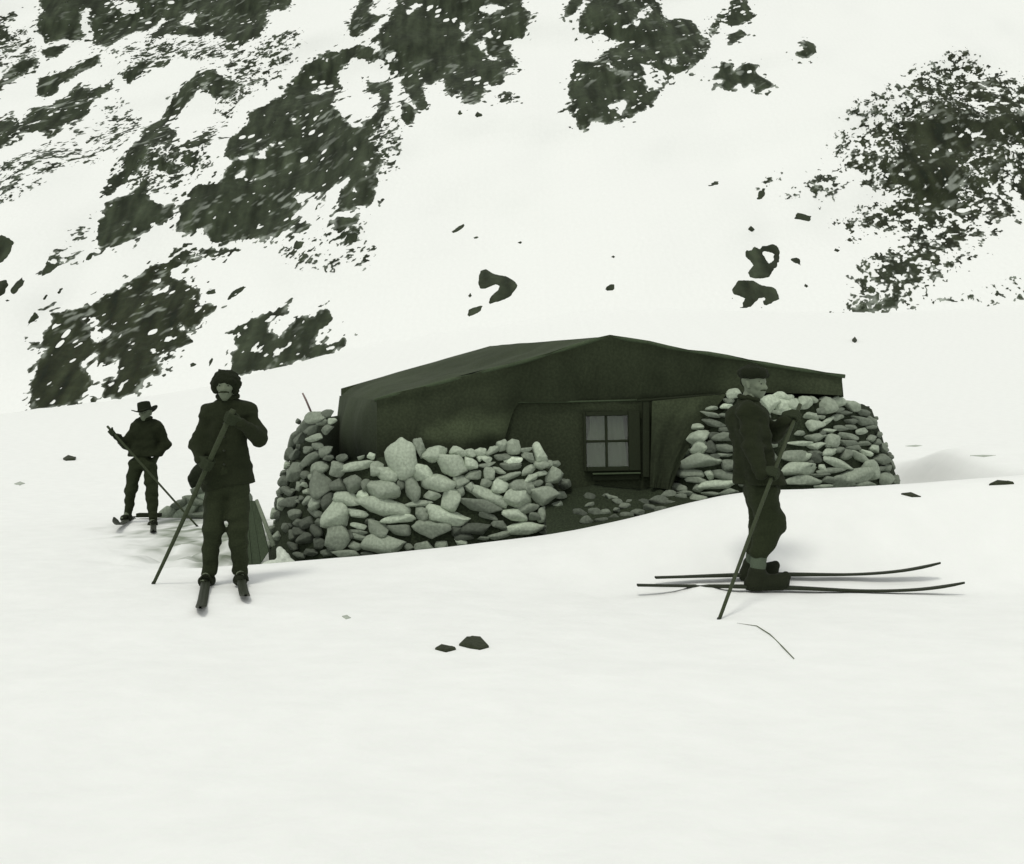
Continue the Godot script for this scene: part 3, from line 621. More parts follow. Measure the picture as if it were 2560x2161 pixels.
const STONES_RIGHT := [734.4,393.2,13.5,9.8,0,1.15, 729.5,400.5,11.0,6.1,0,0.80, 726.4,406.0,11.0,4.9,5,1.35, 712.3,407.9,12.2,3.7,5,1.00, 709.9,414.0,17.1,4.3,-10,0.95, 724.6,415.2,12.2,3.7,-5,0.80, 713.6,423.2,19.6,7.3,-15,0.75, 724.6,429.3,12.2,3.7,0,0.70, 695.2,426.3,15.9,7.3,0,1.10, 693.4,437.9,23.3,13.5,10,1.10, 681.1,451.4,14.7,11.0,0,0.95, 698.9,448.3,14.7,12.2,30,1.10, 696.4,461.2,39.2,13.5,8,0.95, 724.6,436.7,22.0,8.6,0,0.75, 725.8,447.7,17.1,7.3,0,0.85, 725.8,455.0,14.7,3.7,0,0.85, 729.5,464.8,15.9,9.8,0,0.80, 686.6,473.4,31.8,7.3,-3,0.90, 724.6,474.6,26.9,7.3,-15,0.85, 708.7,474.6,8.6,7.3,-40,1.10, 695.2,480.1,26.9,6.1,-5,0.90, 719.7,484.4,34.3,8.6,8,1.15, 678.0,488.1,14.7,6.1,-10,0.90, 697.6,488.1,11.0,7.3,0,0.90, 696.4,500.4,18.4,12.2,0,0.95, 709.9,493.6,15.9,4.3,0,0.90, 728.3,491.8,17.1,6.1,10,0.90, 684.2,493.0,15.9,4.9,0,0.85, 709.9,447.7,11.0,11.0,0,0.60, 713.6,436.7,9.8,7.3,0,0.60, 714.8,456.3,11.0,6.1,0,0.60, 744.2,415.8,18.4,8.6,0,0.80, 749.1,426.9,17.1,7.3,5,0.80, 746.6,437.9,20.8,8.6,-5,0.80, 751.5,450.1,22.0,9.8,0,0.85, 749.1,461.2,19.6,8.6,5,0.80, 752.8,473.4,23.3,9.8,0,0.85, 750.3,484.4,20.8,8.6,-5,0.85, 763.8,415.8,13.5,7.3,0,0.80, 766.2,429.3,15.9,8.6,0,0.80, 768.7,442.8,17.1,9.8,0,0.85, 771.1,456.3,15.9,9.8,0,0.80, 769.9,468.5,14.7,8.6,0,0.85, 769.9,480.8,18.4,9.8,0,0.85, 769.9,402.4,18.4,15.9,0,1.20, 780.9,396.2,17.1,7.3,0,1.15, 783.4,404.8,13.5,9.8,0,1.15, 793.2,404.2,13.5,9.8,0,1.15, 784.6,411.6,19.6,6.1,0,1.05, 790.7,397.5,9.8,4.9,0,1.10, 805.4,403.0,11.0,11.0,0,1.10, 813.4,399.3,7.3,6.1,0,1.00, 828.7,404.2,15.9,13.5,5,1.05, 840.9,401.1,13.5,11.0,0,1.10, 853.2,404.8,13.5,9.8,-15,1.00, 811.5,415.2,13.5,7.3,-15,1.00, 815.2,424.4,15.9,9.8,5,1.05, 828.7,420.1,11.0,4.9,20,1.05, 838.5,416.5,12.2,6.1,10,0.95, 829.9,430.5,13.5,3.7,0,1.10, 816.4,436.7,18.4,7.3,5,0.95, 833.6,440.3,13.5,11.0,0,0.95, 801.7,442.8,19.6,4.9,0,1.05, 817.7,445.2,15.9,6.1,8,1.05, 796.8,456.3,24.5,9.8,0,0.95, 806.6,456.9,8.6,7.3,0,1.10, 798.1,468.5,31.8,12.2,5,1.15, 803.0,480.8,35.5,8.6,0,1.00, 823.8,486.3,14.7,4.9,0,1.00, 830.5,452.6,12.2,7.3,8,1.10, 838.5,463.6,25.7,7.3,-15,1.10, 822.6,467.3,7.3,4.9,0,1.20, 847.1,455.0,9.8,9.8,0,0.85, 861.8,457.5,18.4,7.3,-25,1.00, 867.9,452.6,12.2,4.9,-15,1.15, 876.5,447.7,9.8,7.3,0,1.05, 849.5,442.8,18.4,6.1,-5,0.85, 850.7,436.1,19.6,4.3,-8,0.90, 863.0,431.2,14.7,4.9,8,0.95, 872.8,437.9,7.3,7.3,0,0.85, 864.2,420.7,19.6,7.3,-10,0.75, 853.2,420.7,14.7,4.9,0,0.75, 872.8,426.9,13.5,3.7,0,0.75, 856.9,474.6,28.2,14.7,8,0.95, 871.6,469.7,14.7,14.7,0,0.95, 844.6,480.8,20.8,12.2,5,0.90, 887.5,478.3,15.9,11.0,0,0.90, 866.7,484.4,18.4,7.3,0,0.95, 883.8,459.9,14.7,11.0,0,0.80, 833.6,469.7,26.9,4.9,5,0.85, 821.3,474.6,14.7,3.7,0,0.85, 829.9,479.5,12.2,7.3,0,0.80, 881.4,434.2,7.3,4.9,0,0.80, 885.0,447.7,7.3,7.3,0,0.80, 882.6,468.5,13.5,4.9,0,0.80, 800.5,433.0,11.0,4.9,0,0.95, 776.0,422.0,8.6,4.9,0,0.90, 785.8,418.9,7.3,4.9,0,1.10, 820.1,416.5,11.0,3.7,0,0.90, 810.3,463.6,7.3,7.3,0,0.60, 816.4,457.5,11.0,8.6,0,0.60, 815.2,452.6,12.2,4.9,0,0.65, 822.6,433.0,7.3,6.1,0,0.70, 842.2,428.1,13.5,4.9,0,0.75, 852.0,426.9,13.5,3.7,0,0.75, 839.7,450.1,11.0,6.1,0,0.75, 854.4,447.7,13.5,4.9,0,0.80, 864.2,442.8,14.7,4.9,0,0.80, 878.9,441.6,7.3,4.9,0,0.80, 888.7,468.5,7.3,7.3,0,0.75, 825.0,410.9,14.7,4.9,0,0.80, 837.3,409.7,13.5,4.9,0,0.80, 864.2,412.2,13.5,6.1,-10,0.75, 874.0,420.7,11.0,6.1,-20,0.75, 847.1,412.2,12.2,4.9,0,0.70]
const STONES_BANK := [588.6,497.1,11.8,7.5,0,0.60, 605.7,496.0,7.5,4.3,20,0.70, 612.2,498.2,12.9,5.4,-20,0.85, 618.6,502.5,11.8,5.4,-30,0.80, 625.0,506.8,9.6,6.4,0,0.75, 631.5,502.5,9.6,5.4,0,0.70, 616.5,510.0,6.4,4.3,0,0.85, 605.7,512.1,9.6,6.4,0,0.75, 589.7,504.6,8.6,4.3,20,0.75, 580.0,513.2,11.8,8.6,0,0.65, 595.0,513.2,12.9,7.5,0,0.65, 586.5,520.7,11.8,7.5,0,0.70, 601.5,520.7,11.8,5.4,0,0.60, 614.3,517.5,10.7,5.4,0,0.60, 626.1,515.3,12.9,5.4,0,0.65, 637.9,512.1,11.8,6.4,0,0.70, 643.3,502.5,10.7,6.4,0,0.65, 650.8,507.8,12.9,6.4,0,0.70, 658.3,500.3,16.1,7.5,-10,0.70, 667.9,495.0,13.9,7.5,0,0.75, 675.4,486.4,12.9,6.4,0,0.80, 661.5,510.0,13.9,5.4,0,0.70, 672.2,504.6,12.9,7.5,0,0.75, 680.8,497.1,9.6,6.4,0,0.80]

# ---------------------------------------------------------------- stones
var stone_shapes: Array[ArrayMesh] = []
var stone_mats: Array[StandardMaterial3D] = []

func make_stones() -> void:
	for k in 14:
		var sm := SphereMesh.new()
		sm.radius = 0.5
		sm.height = 1.0
		sm.radial_segments = 18
		sm.rings = 9
		var arr := sm.get_mesh_arrays()
		var v: PackedVector3Array = arr[Mesh.ARRAY_VERTEX]
		var cuts := []
		for c in 10 + k % 5:
			var n := Vector3(rng.randfn(), rng.randfn(), rng.randfn()).normalized()
			cuts.append([n, rng.randf_range(0.31, 0.43)])
		var box := 0.55 + 0.3 * rng.randf()
		for i in v.size():
			var p := v[i]
			var u := p.normalized()
			# between a ball and a rounded block
			var m := maxf(absf(u.x), maxf(absf(u.y), absf(u.z)))
			p = u * 0.5 * lerpf(1.0, minf(1.0 / m, 1.28), box * 0.75)
			for c in cuts:
				var over: float = p.dot(c[0]) - c[1]
				if over > 0.0: p -= c[0] * over * 0.97
			var q := u * 1.0 + Vector3(k * 7.0, 0, 0)
			p *= 1.0 + 0.10 * n_mid.get_noise_3d(q.x * 9.0, q.y * 9.0, q.z * 9.0) + 0.05 * n_fine.get_noise_3d(q.x * 14.0, q.y * 14.0, q.z * 14.0)
			v[i] = p
		arr[Mesh.ARRAY_VERTEX] = v
		arr[Mesh.ARRAY_NORMAL] = null
		arr[Mesh.ARRAY_TANGENT] = null
		arr[Mesh.ARRAY_TEX_UV] = null
		# weld the seam
		var st := SurfaceTool.new()
		st.begin(Mesh.PRIMITIVE_TRIANGLES)
		st.set_smooth_group(0)
		for i in arr[Mesh.ARRAY_INDEX]: st.add_vertex(v[i].snapped(Vector3.ONE * 0.0004))
		st.index()
		st.generate_normals()
		stone_shapes.append(st.commit())
	for k in 9:
		var t := 0.62 + 0.1 * k                      # tone of this kind of stone
		t = pow(t, 2.4)
		stone_mats.append(stuff_mat(Color(0.285, 0.330, 0.258) * t, 0.33, 0.02, 2.3, 0.9, 0.5, 20 + k))

func put_stone(parent: Node3D, p: Vector3, n: Vector3, w: float, h: float, tilt: float, tone: float, deep := 0.0) -> void:
	var o := MeshInstance3D.new()
	o.mesh = stone_shapes[rng.randi() % stone_shapes.size()]
	o.material_override = stone_mats[clampi(int((tone + rng.randf_range(-0.05, 0.05) - 0.55) / 0.1), 0, 8)]
	o.name = "stone"
	parent.add_child(o, true)
	var z := n.normalized()
	var x := Vector3.UP.cross(z).normalized()
	var y := z.cross(x)
	var c := cos(tilt)
	var s := sin(tilt)
	var depth := deep if deep > 0.0 else clampf(minf(w, h) * 1.25, 0.07, 0.26)
	var turn := Basis.from_euler(Vector3(0, 0, PI * (rng.randi() % 2)))
	if rng.randf() < 0.5: turn = Basis.from_euler(Vector3(0, PI, 0)) * turn
	var b := Basis((x * c + y * s) * w * 1.32, (y * c - x * s) * h * 1.36, z * depth)
	o.transform = Transform3D(b * turn, p)

# a dry stone wall: plan is [x, distance, height of its top, how far the top leans back]
class StoneWall:
	var plan: Array
	var pts := PackedVector3Array()
	var cols := 0
	func at(u: float, y: float) -> Vector3:
		var f := clampf(u, 0.0, 0.9999) * (plan.size() - 1)
		var i := int(f)
		var t := f - i
		var a: Array = plan[maxi(i - 1, 0)]
		var b: Array = plan[i]
		var c: Array = plan[i + 1]
		var d: Array = plan[mini(i + 2, plan.size() - 1)]
		var x := cubic_interpolate(b[0], c[0], a[0], d[0], t)
		var z := cubic_interpolate(b[1], c[1], a[1], d[1], t)
		var e := 0.02
		var x2 := cubic_interpolate(b[0], c[0], a[0], d[0], t + e)
		var z2 := cubic_interpolate(b[1], c[1], a[1], d[1], t + e)
		var n := Vector2(-(z2 - z), x2 - x).normalized()      # inwards and away
		if n.dot(Vector2(0.75 - x, 15.5 - z)) < 0.0: n = -n
		var lean: float = lerpf(b[3], c[3], t) * maxf(y, 0.0)
		return Vector3(x + n.x * lean, y, -(z + n.y * lean))
	func top(u: float) -> float:
		var f := clampf(u, 0.0, 0.9999) * (plan.size() - 1)
		var i := int(f)
		return lerpf(plan[i][2], plan[i + 1][2], f - i)
	func out(u: float, y: float) -> Vector3:
		var a := at(u - 0.01, y)
		var b := at(u + 0.01, y)
		var up := at(u, y + 0.1) - at(u, y)
		var n := (b - a).cross(up).normalized()
		var mid := Vector3(0.75, y, -15.5)
		if n.dot(at(u, y) - mid) < 0.0: n = -n
		return n

func seen_on(w: StoneWall, px: float, py: float) -> Array:       # where on the wall this point of the photograph lies: [u, y]
	var best := []
	var cost := 1e9
	for i in 241:
		var u := i / 240.0
		var y := 0.6
		var p := w.at(u, y)
		for k in 3:
			y = EYE.y + (432.0 - py) / FOCAL * -p.z
			p = w.at(u, y)
		var e := absf(512.0 + p.x / -p.z * FOCAL - px)
		var c := e * 0.35 - p.z * 0.8
		if e < 7.0 and c < cost:
			cost = c
			best = [u, y]
	return best

func build_wall(hut: Node3D, called: String, plan: Array, base: float, lists: Array, fill: int, keep_out: Callable) -> Node3D:
	var w := StoneWall.new()
	w.plan = plan
	# core of earth and small rubble, behind the stones, closed to the ground
	var cols := 90
	var pts := PackedVector3Array()
	var rows := 22
	for j in rows:
		for i in cols:
			var u := float(i) / (cols - 1)
			var t := minf(float(j) / 14.0, 1.0)
			var y := lerpf(base, w.top(u) - 0.05, t)
			var p := w.at(u, y) - w.out(u, y) * (0.04 + 0.02 * n_fine.get_noise_2d(u * 300.0, y * 40.0))
			if j > 14:
				var back := (j - 14) / 7.0
				p -= w.out(u, y) * back * 0.28
				p.y -= back * back * 0.8
			pts.append(p)
	var core := obj(called, sheet(pts, cols), M.earth, hut)
	var placed := []
	for list in lists:
		for k in range(0, list.size(), 6):
			var hit := seen_on(w, list[k], list[k + 1])
			if hit.is_empty():
				continue
			var p := w.at(hit[0], hit[1])
			var m := -p.z / FOCAL
			var n := w.out(hit[0], hit[1])
			# a stone seen at a slant is longer than it looks
			var slant := clampf(absf(n.dot(Vector3(p.x, 0, p.z).normalized())), 0.45, 1.0)
			put_stone(core, p - n * 0.02, (n + Vector3(0, 0.06, 0)).normalized(), list[k + 2] * m / lerpf(1.0, slant, 0.7), list[k + 3] * m, deg_to_rad(list[k + 4]), list[k + 5])
			placed.append([p, 0.5 * maxf(list[k + 2], list[k + 3]) * m])
	# the rest of the wall, round the corners
	var tries := 0
	var made := 0
	while made < fill and tries < fill * 40:
		tries += 1
		var u := rng.randf()
		var y := rng.randf_range(0.0, w.top(u) - 0.02)
		var p := w.at(u, y)
		var sx := rng.randf_range(0.06, 0.17)
		var ok := true
		for q in placed:
			if p.distance_to(q[0]) < q[1] * 0.8 + sx * 0.42:
				ok = false
				break
		if not ok or not keep_out.call(p): continue
		var n := w.out(u, y)
		put_stone(core, p - n * 0.03, n, sx, sx * rng.randf_range(0.45, 0.85), rng.randf_range(-0.25, 0.25), rng.randf_range(0.62, 0.95))
		placed.append([p, sx * 0.5])
		made += 1
	return core

# ---------------------------------------------------------------- the hut
func cloth_quad(a: Vector3, b: Vector3, c: Vector3, d: Vector3, nu: int, nv: int, sag: float, folds: float, out: Vector3, tint = null, droop := 0.0) -> ArrayMesh:
	# a bottom left, b bottom right, c top right, d top left
	var pts := PackedVector3Array()
	var col := PackedColorArray()
	for j in nv + 1:
		var t := float(j) / nv
		for i in nu + 1:
			var s := float(i) / nu
			var p := a.lerp(b, s).lerp(d.lerp(c, s), t)
			var hang := sin(PI * s) * sin(PI * t)
			p -= out * sag * hang
			p.y -= droop * pow(maxf(1.0 - s * 7.0, 0.0), 2.0) * minf(t * 5.0, 1.0) + droop * 0.35 * maxf(1.0 - s * 4.0, 0.0) * sin(t * 9.0) * sin(PI * t)
			p += out * folds * (n_mid.get_noise_3d(p.x * 5.0, p.y * 2.0, p.z * 5.0) + 0.45 * n_fine.get_noise_3d(p.x * 9.0, p.y * 4.0, p.z * 9.0)) * minf(hang * 3.0 + 0.15, 1.0)
			pts.append(p)
			if tint != null: col.append(tint.call(p))
	return sheet(pts, nu + 1, col)

func build_hut() -> void:
	var hut := thing("stone_hut", "low canvas-roofed hut of piled round stones with a four-pane window", "hut", Vector3.ZERO)
	var apex := at(610, 336, 12.8)
	var eave_l := at(377, 398.5, 12.9)
	var eave_r := at(842, 376.5, 12.85)
	var ridge_b := at(490, 346, 16.4)
	var eave_lb := at(341, 388.5, 16.4)
	var eave_rb := eave_r + (ridge_b - apex) + Vector3(0, -0.15, 0)
	# roof: two slopes of canvas with a sag between the poles
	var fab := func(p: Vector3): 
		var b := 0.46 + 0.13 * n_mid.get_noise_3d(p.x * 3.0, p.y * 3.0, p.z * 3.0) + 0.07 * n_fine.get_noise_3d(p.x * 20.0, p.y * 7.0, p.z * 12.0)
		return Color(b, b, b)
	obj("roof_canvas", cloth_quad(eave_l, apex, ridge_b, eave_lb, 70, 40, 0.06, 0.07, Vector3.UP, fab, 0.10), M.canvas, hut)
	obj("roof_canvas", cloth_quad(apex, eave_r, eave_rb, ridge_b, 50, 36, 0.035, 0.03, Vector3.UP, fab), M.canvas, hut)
	# the front flap: hangs from the roof edge down to a ragged hem above the recess, and to the stones on the left
	var hem := func(s: float) -> Vector3:
		var x := lerpf(377.0, 842.0, s)
		var y := curve(x, [377.0, 392.0, 440.0, 500.0, 515.0, 530.0, 637.0, 730.0, 800.0, 842.0], [458.0, 462.0, 466.0, 452.0, 408.0, 402.5, 400.5, 393.0, 393.5, 395.5])
		return at(x, y, lerpf(12.86, 13.045, smoothstep(440.0, 520.0, x) * (1.0 - smoothstep(700.0, 745.0, x))))
	var pts := PackedVector3Array()
	var col := PackedColorArray()
	var nu := 190
	var nv := 30
	for j in nv + 1:
		var t := float(j) / nv
		for i in nu + 1:
			var s := float(i) / nu
			var topx := lerpf(377.0, 842.0, s)
			var top := eave_l.lerp(apex, (topx - 377.0) / 233.0) if topx < 610.0 else apex.lerp(eave_r, (topx - 610.0) / 232.0)
			var bot: Vector3 = hem.call(s)
			var p := bot.lerp(top, t)
			var loose := sin(PI * minf(t * 0.5 + 0.5, 1.0))
			p.z += 0.06 * loose * (n_mid.get_noise_2d(p.x * 5.0 + p.y * 4.0, p.y * 4.0 - p.x * 1.5) * 1.2 + n_fine.get_noise_2d(p.x * 9.0 + p.y * 8.0, p.y * 5.0 - p.x * 4.0) * 0.6) + 0.05 * smoothstep(0.75, 1.0, t) * smoothstep(0.75, 1.0, t)
			p.y += 0.03 * n_mid.get_noise_2d(p.x * 7.0, 3.0) * t
			# a hard fold down the left corner post
			p.z -= 0.03 * exp(-pow((p.x + 1.28) / 0.04, 2.0)) * (1.0 - t)
			pts.append(p)
			var b := 0.34 + 0.10 * n_mid.get_noise_2d(p.x * 4.0, p.y * 4.0) + 0.06 * n_fine.get_noise_2d(p.x * 30.0, p.y * 9.0)
			# the pale washed-out stain low on the left half
			var k := 1.0 - smoothstep(0.3, 0.8, Vector2((p.x + 0.42 - (p.y - 1.3) * 1.2) / 0.85, (p.y - 1.30) / 0.34).length() + 0.5 * n_mid.get_noise_2d(p.x * 7.0, p.y * 9.0) + 0.12 * n_fine.get_noise_2d(p.x * 20.0, p.y * 20.0))
			b += k * 0.5
			col.append(Color(b, b, b))
	obj("front_canvas", sheet(pts, nu + 1, col), M.canvas_dark, hut)
	# roll of canvas folded over the roof edge
	var edge := []
	var er := []
	for i in 25:
		var x := lerpf(375.0, 844.0, i / 24.0)
		var p := eave_l.lerp(apex, (x - 377.0) / 233.0) if x < 610.0 else apex.lerp(eave_r, (x - 610.0) / 232.0)
		edge.append(p + Vector3(0, -0.010 + 0.03 * n_mid.get_noise_2d(p.x * 7.0, 3.0), 0.03))
		er.append(0.020 + 0.010 * sin(i * 2.7) * sin(i * 0.9))
	obj("edge_hem", tube(edge, er, 8), M.hem, hut)
	# left side: canvas hanging from the eave
	var sb := eave_l + Vector3(0.06, -0.75, -0.02)
	var sbb := eave_lb + Vector3(-0.14, -1.0, 0)
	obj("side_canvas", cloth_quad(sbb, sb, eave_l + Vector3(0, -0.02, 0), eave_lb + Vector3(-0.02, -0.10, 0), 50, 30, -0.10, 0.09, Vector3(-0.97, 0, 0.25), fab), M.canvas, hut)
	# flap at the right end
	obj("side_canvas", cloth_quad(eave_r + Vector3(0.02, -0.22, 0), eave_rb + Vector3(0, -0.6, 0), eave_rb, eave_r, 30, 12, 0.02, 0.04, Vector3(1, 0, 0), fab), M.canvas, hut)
	# back and inner walls close the hut
	obj("back_wall", cloth_quad(eave_rb + Vector3(0, -1.9, 0), eave_lb + Vector3(0, -1.9, 0), eave_lb, eave_rb, 20, 10, 0, 0.02, Vector3(0, 0, -1), fab), M.canvas_dark, hut)
	obj("back_wall", cloth_quad(eave_rb, eave_lb, ridge_b, ridge_b + Vector3(0.05, 0, 0), 12, 6, 0, 0.01, Vector3(0, 0, -1), fab), M.canvas_dark, hut)
	# the recessed wall with the window: built round the opening
	var wd := 13.08
	var wl := at(586, 416, wd)
	var wr := at(628, 467, wd)
	var holes := [Vector2(wl.x, wr.y), Vector2(wr.x, wl.y)]
	var x0 := -1.1
	var x1 := 3.5
	var y0 := -0.3
	var y1 := 1.66
	var rects := [[x0, holes[0].x, y0, y1], [holes[1].x, x1, y0, y1], [holes[0].x, holes[1].x, y0, holes[0].y], [holes[0].x, holes[1].x, holes[1].y, y1]]
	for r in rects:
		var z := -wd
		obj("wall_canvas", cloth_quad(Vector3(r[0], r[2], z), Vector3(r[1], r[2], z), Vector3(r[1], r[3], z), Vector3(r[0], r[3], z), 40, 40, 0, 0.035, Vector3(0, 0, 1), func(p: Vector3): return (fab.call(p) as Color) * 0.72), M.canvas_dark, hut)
	# window: frame, crossing bars, four panes, a pale curtain behind, a sill
	var win := Node3D.new()
	win.name = "window"
	hut.add_child(win, true)
	var cx := (wl.x + wr.x) * 0.5
	var cy := (wl.y + wr.y) * 0.5
	win.position = Vector3(cx, cy, -wd)
	win.rotation.z = 0.02
	var ww := wr.x - wl.x
	var wh := wl.y - wr.y
	for s in [-1, 1]:
		obj("frame", box_mesh(Vector3(0.03 if s < 0 else 0.13, wh + 0.09, 0.07 if s < 0 else 0.09)), M.dark_wood, win, Vector3(-ww * 0.5 - 0.015 if s < 0 else ww * 0.5 + 0.065, 0, 0.03))
		obj("frame", box_mesh(Vector3(ww - 0.004, 0.045, 0.088)), M.dark_wood, win, Vector3(0, s * (wh * 0.5 + 0.022), 0.03))
	var midx := -0.01
	obj("glazing_bar", box_mesh(Vector3(0.026, wh, 0.03)), M.dark_wood, win, Vector3(midx, 0, 0.035))
	for s in [-1, 1]:
		var half: float = (ww * 0.5 + s * midx) - 0.013 if s < 0 else (ww * 0.5 - midx) - 0.013
		var bx: float = midx + s * (0.013 + half * 0.5)
		obj("glazing_bar", box_mesh(Vector3(half - 0.003, 0.026, 0.028)), M.dark_wood, win, Vector3(bx, 0.005, 0.035))
		for t in [-1, 1]:
			var ph := wh * 0.5 - 0.016
			obj("pane", box_mesh(Vector3(half - 0.004, ph, 0.004), 0.001), M.glass, win, Vector3(bx, t * (ph * 0.5 + 0.014) + 0.004, 0.028))
	# gathered curtain: narrower towards the top on both sides
	var cp := PackedVector3Array()
	for j in 17:
		var t := j / 16.0
		var l := lerpf(-ww * 0.5 + 0.01, -ww * 0.5 + 0.05, smoothstep(0.5, 0.8, t))
		var r := lerpf(ww * 0.5 - 0.01, ww * 0.5 - 0.05, t)
		for i in 31:
			var s := i / 30.0
			cp.append(Vector3(lerpf(l, r, s), lerpf(-wh * 0.5, wh * 0.5, t), -0.03 + 0.004 * sin(s * 31.0 + 0.6 * sin(t * 4.0))))
	obj("curtain", sheet(cp, 31), M.curtain, win)
	obj("backing_board", box_mesh(Vector3(ww + 0.1, wh + 0.1, 0.02)), M.black_cloth, win, Vector3(0, 0, -0.10))
	obj("sill", box_mesh(Vector3(ww + 0.06, 0.018, 0.12)), M.hem, win, Vector3(0.09, -wh * 0.5 - 0.07, 0.07))
	obj("sill", box_mesh(Vector3(ww + 0.05, 0.06, 0.05)), M.dark_wood, win, Vector3(0.09, -wh * 0.5 - 0.115, 0.05))
	# boards and poles round the recess
	obj("door_post", box_mesh(Vector3(0.075, 0.86, 0.08)), M.dark_wood, hut, at(646, 438, 13.0))
	obj("lintel_pole", tube([at(516, 402.5, 13.03), at(560, 402, 13.03), at(637, 400, 13.0)], [0.008, 0.010, 0.009], 8), M.hem, hut)
	obj("lintel_pole", tube([at(637, 401, 12.97), at(690, 397, 12.95), at(735, 393.5, 12.9)], [0.016, 0.018, 0.015], 8), M.dark_wood, hut)
	# canvas drawn aside right of the window, in hanging folds
	var dp := PackedVector3Array()
	var dc := PackedColorArray()
	for j in 31:
		var t := j / 30.0
		for i in 61:
			var s := i / 60.0
			var l := at(650.0 + 2.0 * t, lerpf(487.0, 401.0, t), 12.92)
			var r := at(lerpf(672.0, 727.0, pow(t, 1.4)), lerpf(490.0, 394.0, t), 12.86)
			var p := l.lerp(r, s)
			p.z += 0.035 * sin(s * 10.0 + 1.5 * t + 1.2 * n_mid.get_noise_2d(s * 12.0, t * 8.0)) * (0.35 + 0.65 * (1.0 - t)) + 0.012 * n_mid.get_noise_2d(s * 22.0, t * 16.0)
			dp.append(p)
			var b := 0.26 + 0.20 * smoothstep(0.6, 0.95, t) + 0.08 * n_mid.get_noise_2d(s * 40.0, t * 40.0)
			dc.append(Color(b, b, b))
	obj("door_drape", sheet(dp, 61, dc), M.canvas_dark, hut)
	# earth thrown up under the window
	var ep := PackedVector3Array()
	for j in 26:
		var t := j / 25.0
		for i in 61:
			var s := i / 60.0
			var x := lerpf(0.35, 2.15, s)
			var d := lerpf(11.6, 13.12, t)
			var h := lerpf(0.16, 0.70, pow(t, 0.8)) + 0.12 * (s - 0.4) * (1.0 - t)
			h += 0.07 * n_mid.get_noise_2d(x * 8.0, d * 8.0) + 0.05 * n_fine.get_noise_2d(x * 14.0, d * 14.0)
			ep.append(Vector3(x, h, -d))
	var bank := obj("earth_bank", sheet(ep, 61), M.earth, hut)
	for k in range(0, STONES_BANK.size(), 6):
		var px: float = STONES_BANK[k]
		var py: float = STONES_BANK[k + 1]
		var d := 11.9
		while d < 13.0 and at(px, py, d).y > lerpf(0.16, 0.70, pow((d - 11.6) / 1.52, 0.8)): d += 0.03
		put_stone(bank, at(px, py, d), Vector3(0, 0.35, 1), STONES_BANK[k + 2] * d / FOCAL, STONES_BANK[k + 3] * d / FOCAL, deg_to_rad(STONES_BANK[k + 4]), STONES_BANK[k + 5])
	# the two stone walls
	var front := [[-2.72, 17.0, 1.62, 0.26], [-2.92, 15.7, 1.55, 0.26], [-2.86, 14.4, 1.36, 0.28], [-2.80, 13.5, 1.10, 0.24], [-2.42, 12.85, 1.02, 0.17], [-1.95, 12.5, 1.02, 0.12], [-1.3, 12.35, 1.10, 0.12], [-0.5, 12.35, 1.16, 0.12], [0.25, 12.42, 1.12, 0.12], [0.60, 12.65, 0.75, 0.15], [0.74, 13.1, 0.45, 0.15]]
	build_wall(hut, "stone_wall", front, -0.6, [STONES_FRONT, STONES_END], 115, func(p: Vector3): return p.z < -12.42 and p.x < -1.85)
	var right := [[1.55, 13.3, 0.62, 0.12], [1.72, 12.95, 0.85, 0.12], [1.98, 12.65, 1.32, 0.12], [2.35, 12.5, 1.72, 0.12], [2.9, 12.45, 1.74, 0.14], [3.45, 12.55, 1.70, 0.16], [4.08, 12.85, 1.68, 0.25], [4.6, 13.3, 1.62, 0.34], [4.80, 13.9, 1.5, 0.38], [4.8, 14.8, 1.45, 0.38], [4.5, 16.3, 1.45, 0.36]]
	build_wall(hut, "stone_wall", right, -0.4, [STONES_RIGHT], 45, func(p: Vector3): return p.x > 3.2)
	# a thin stick standing in the stones of the left end
	var stick := obj("stick", tube([at(311.5, 413, 15.0), at(306, 400, 15.0), at(302.5, 393, 15.0)], [0.014, 0.013, 0.011], 7), M.red_wood)
	tag(stick, "thin bare stick poking up from the stones at the hut's left end", "stick")

# ---------------------------------------------------------------- people
# a hand closed round a bar: pole is the bar's direction (thumb side), reach points from the wrist to the bar, side is the back of the hand
func grip(g: Vector3, pole: Vector3, wrist: Vector3, flip: float) -> Array:
	var y := pole.normalized()
	var x := (g - wrist)
	x = (x - y * x.dot(y)).normalized()
	var z := x.cross(y) * flip
	var q := func(a: float, b: float, c: float) -> Vector3: return g + x * a + y * b + z * c
	var out := []
	var lens := [1.0, 1.06, 1.0, 0.85]
	for i in 4:
		var h := 0.033 - 0.022 * i
		var l: float = lens[i]
		var k0: Vector3 = q.call(-0.028, h, 0.034)
		var k1: Vector3 = q.call(0.016 * l, h * 1.02, 0.036)
		var k2: Vector3 = q.call(0.037 * l, h, 0.006)
		var k3: Vector3 = q.call(0.014, h * 0.95, -0.028 * l)
		out.append([q.call(-0.085, h * 0.5, 0.012), k0, 0.017, 0.0145])
		out.append([k0, k1, 0.0125, 0.0115])
		out.append([k1, k2, 0.0115, 0.0105])
		out.append([k2, k3, 0.0105, 0.009])
	out.append([q.call(-0.085, 0.012, 0.0), q.call(-0.045, 0.035, -0.012), 0.017, 0.015])
	out.append([q.call(-0.045, 0.035, -0.012), q.call(-0.006, 0.046, -0.034), 0.014, 0.012])
	out.append([q.call(-0.006, 0.046, -0.034), q.call(0.026, 0.038, -0.030), 0.012, 0.010])
	out.append([wrist, q.call(-0.085, 0.0, 0.012), 0.028, 0.024])
	return out

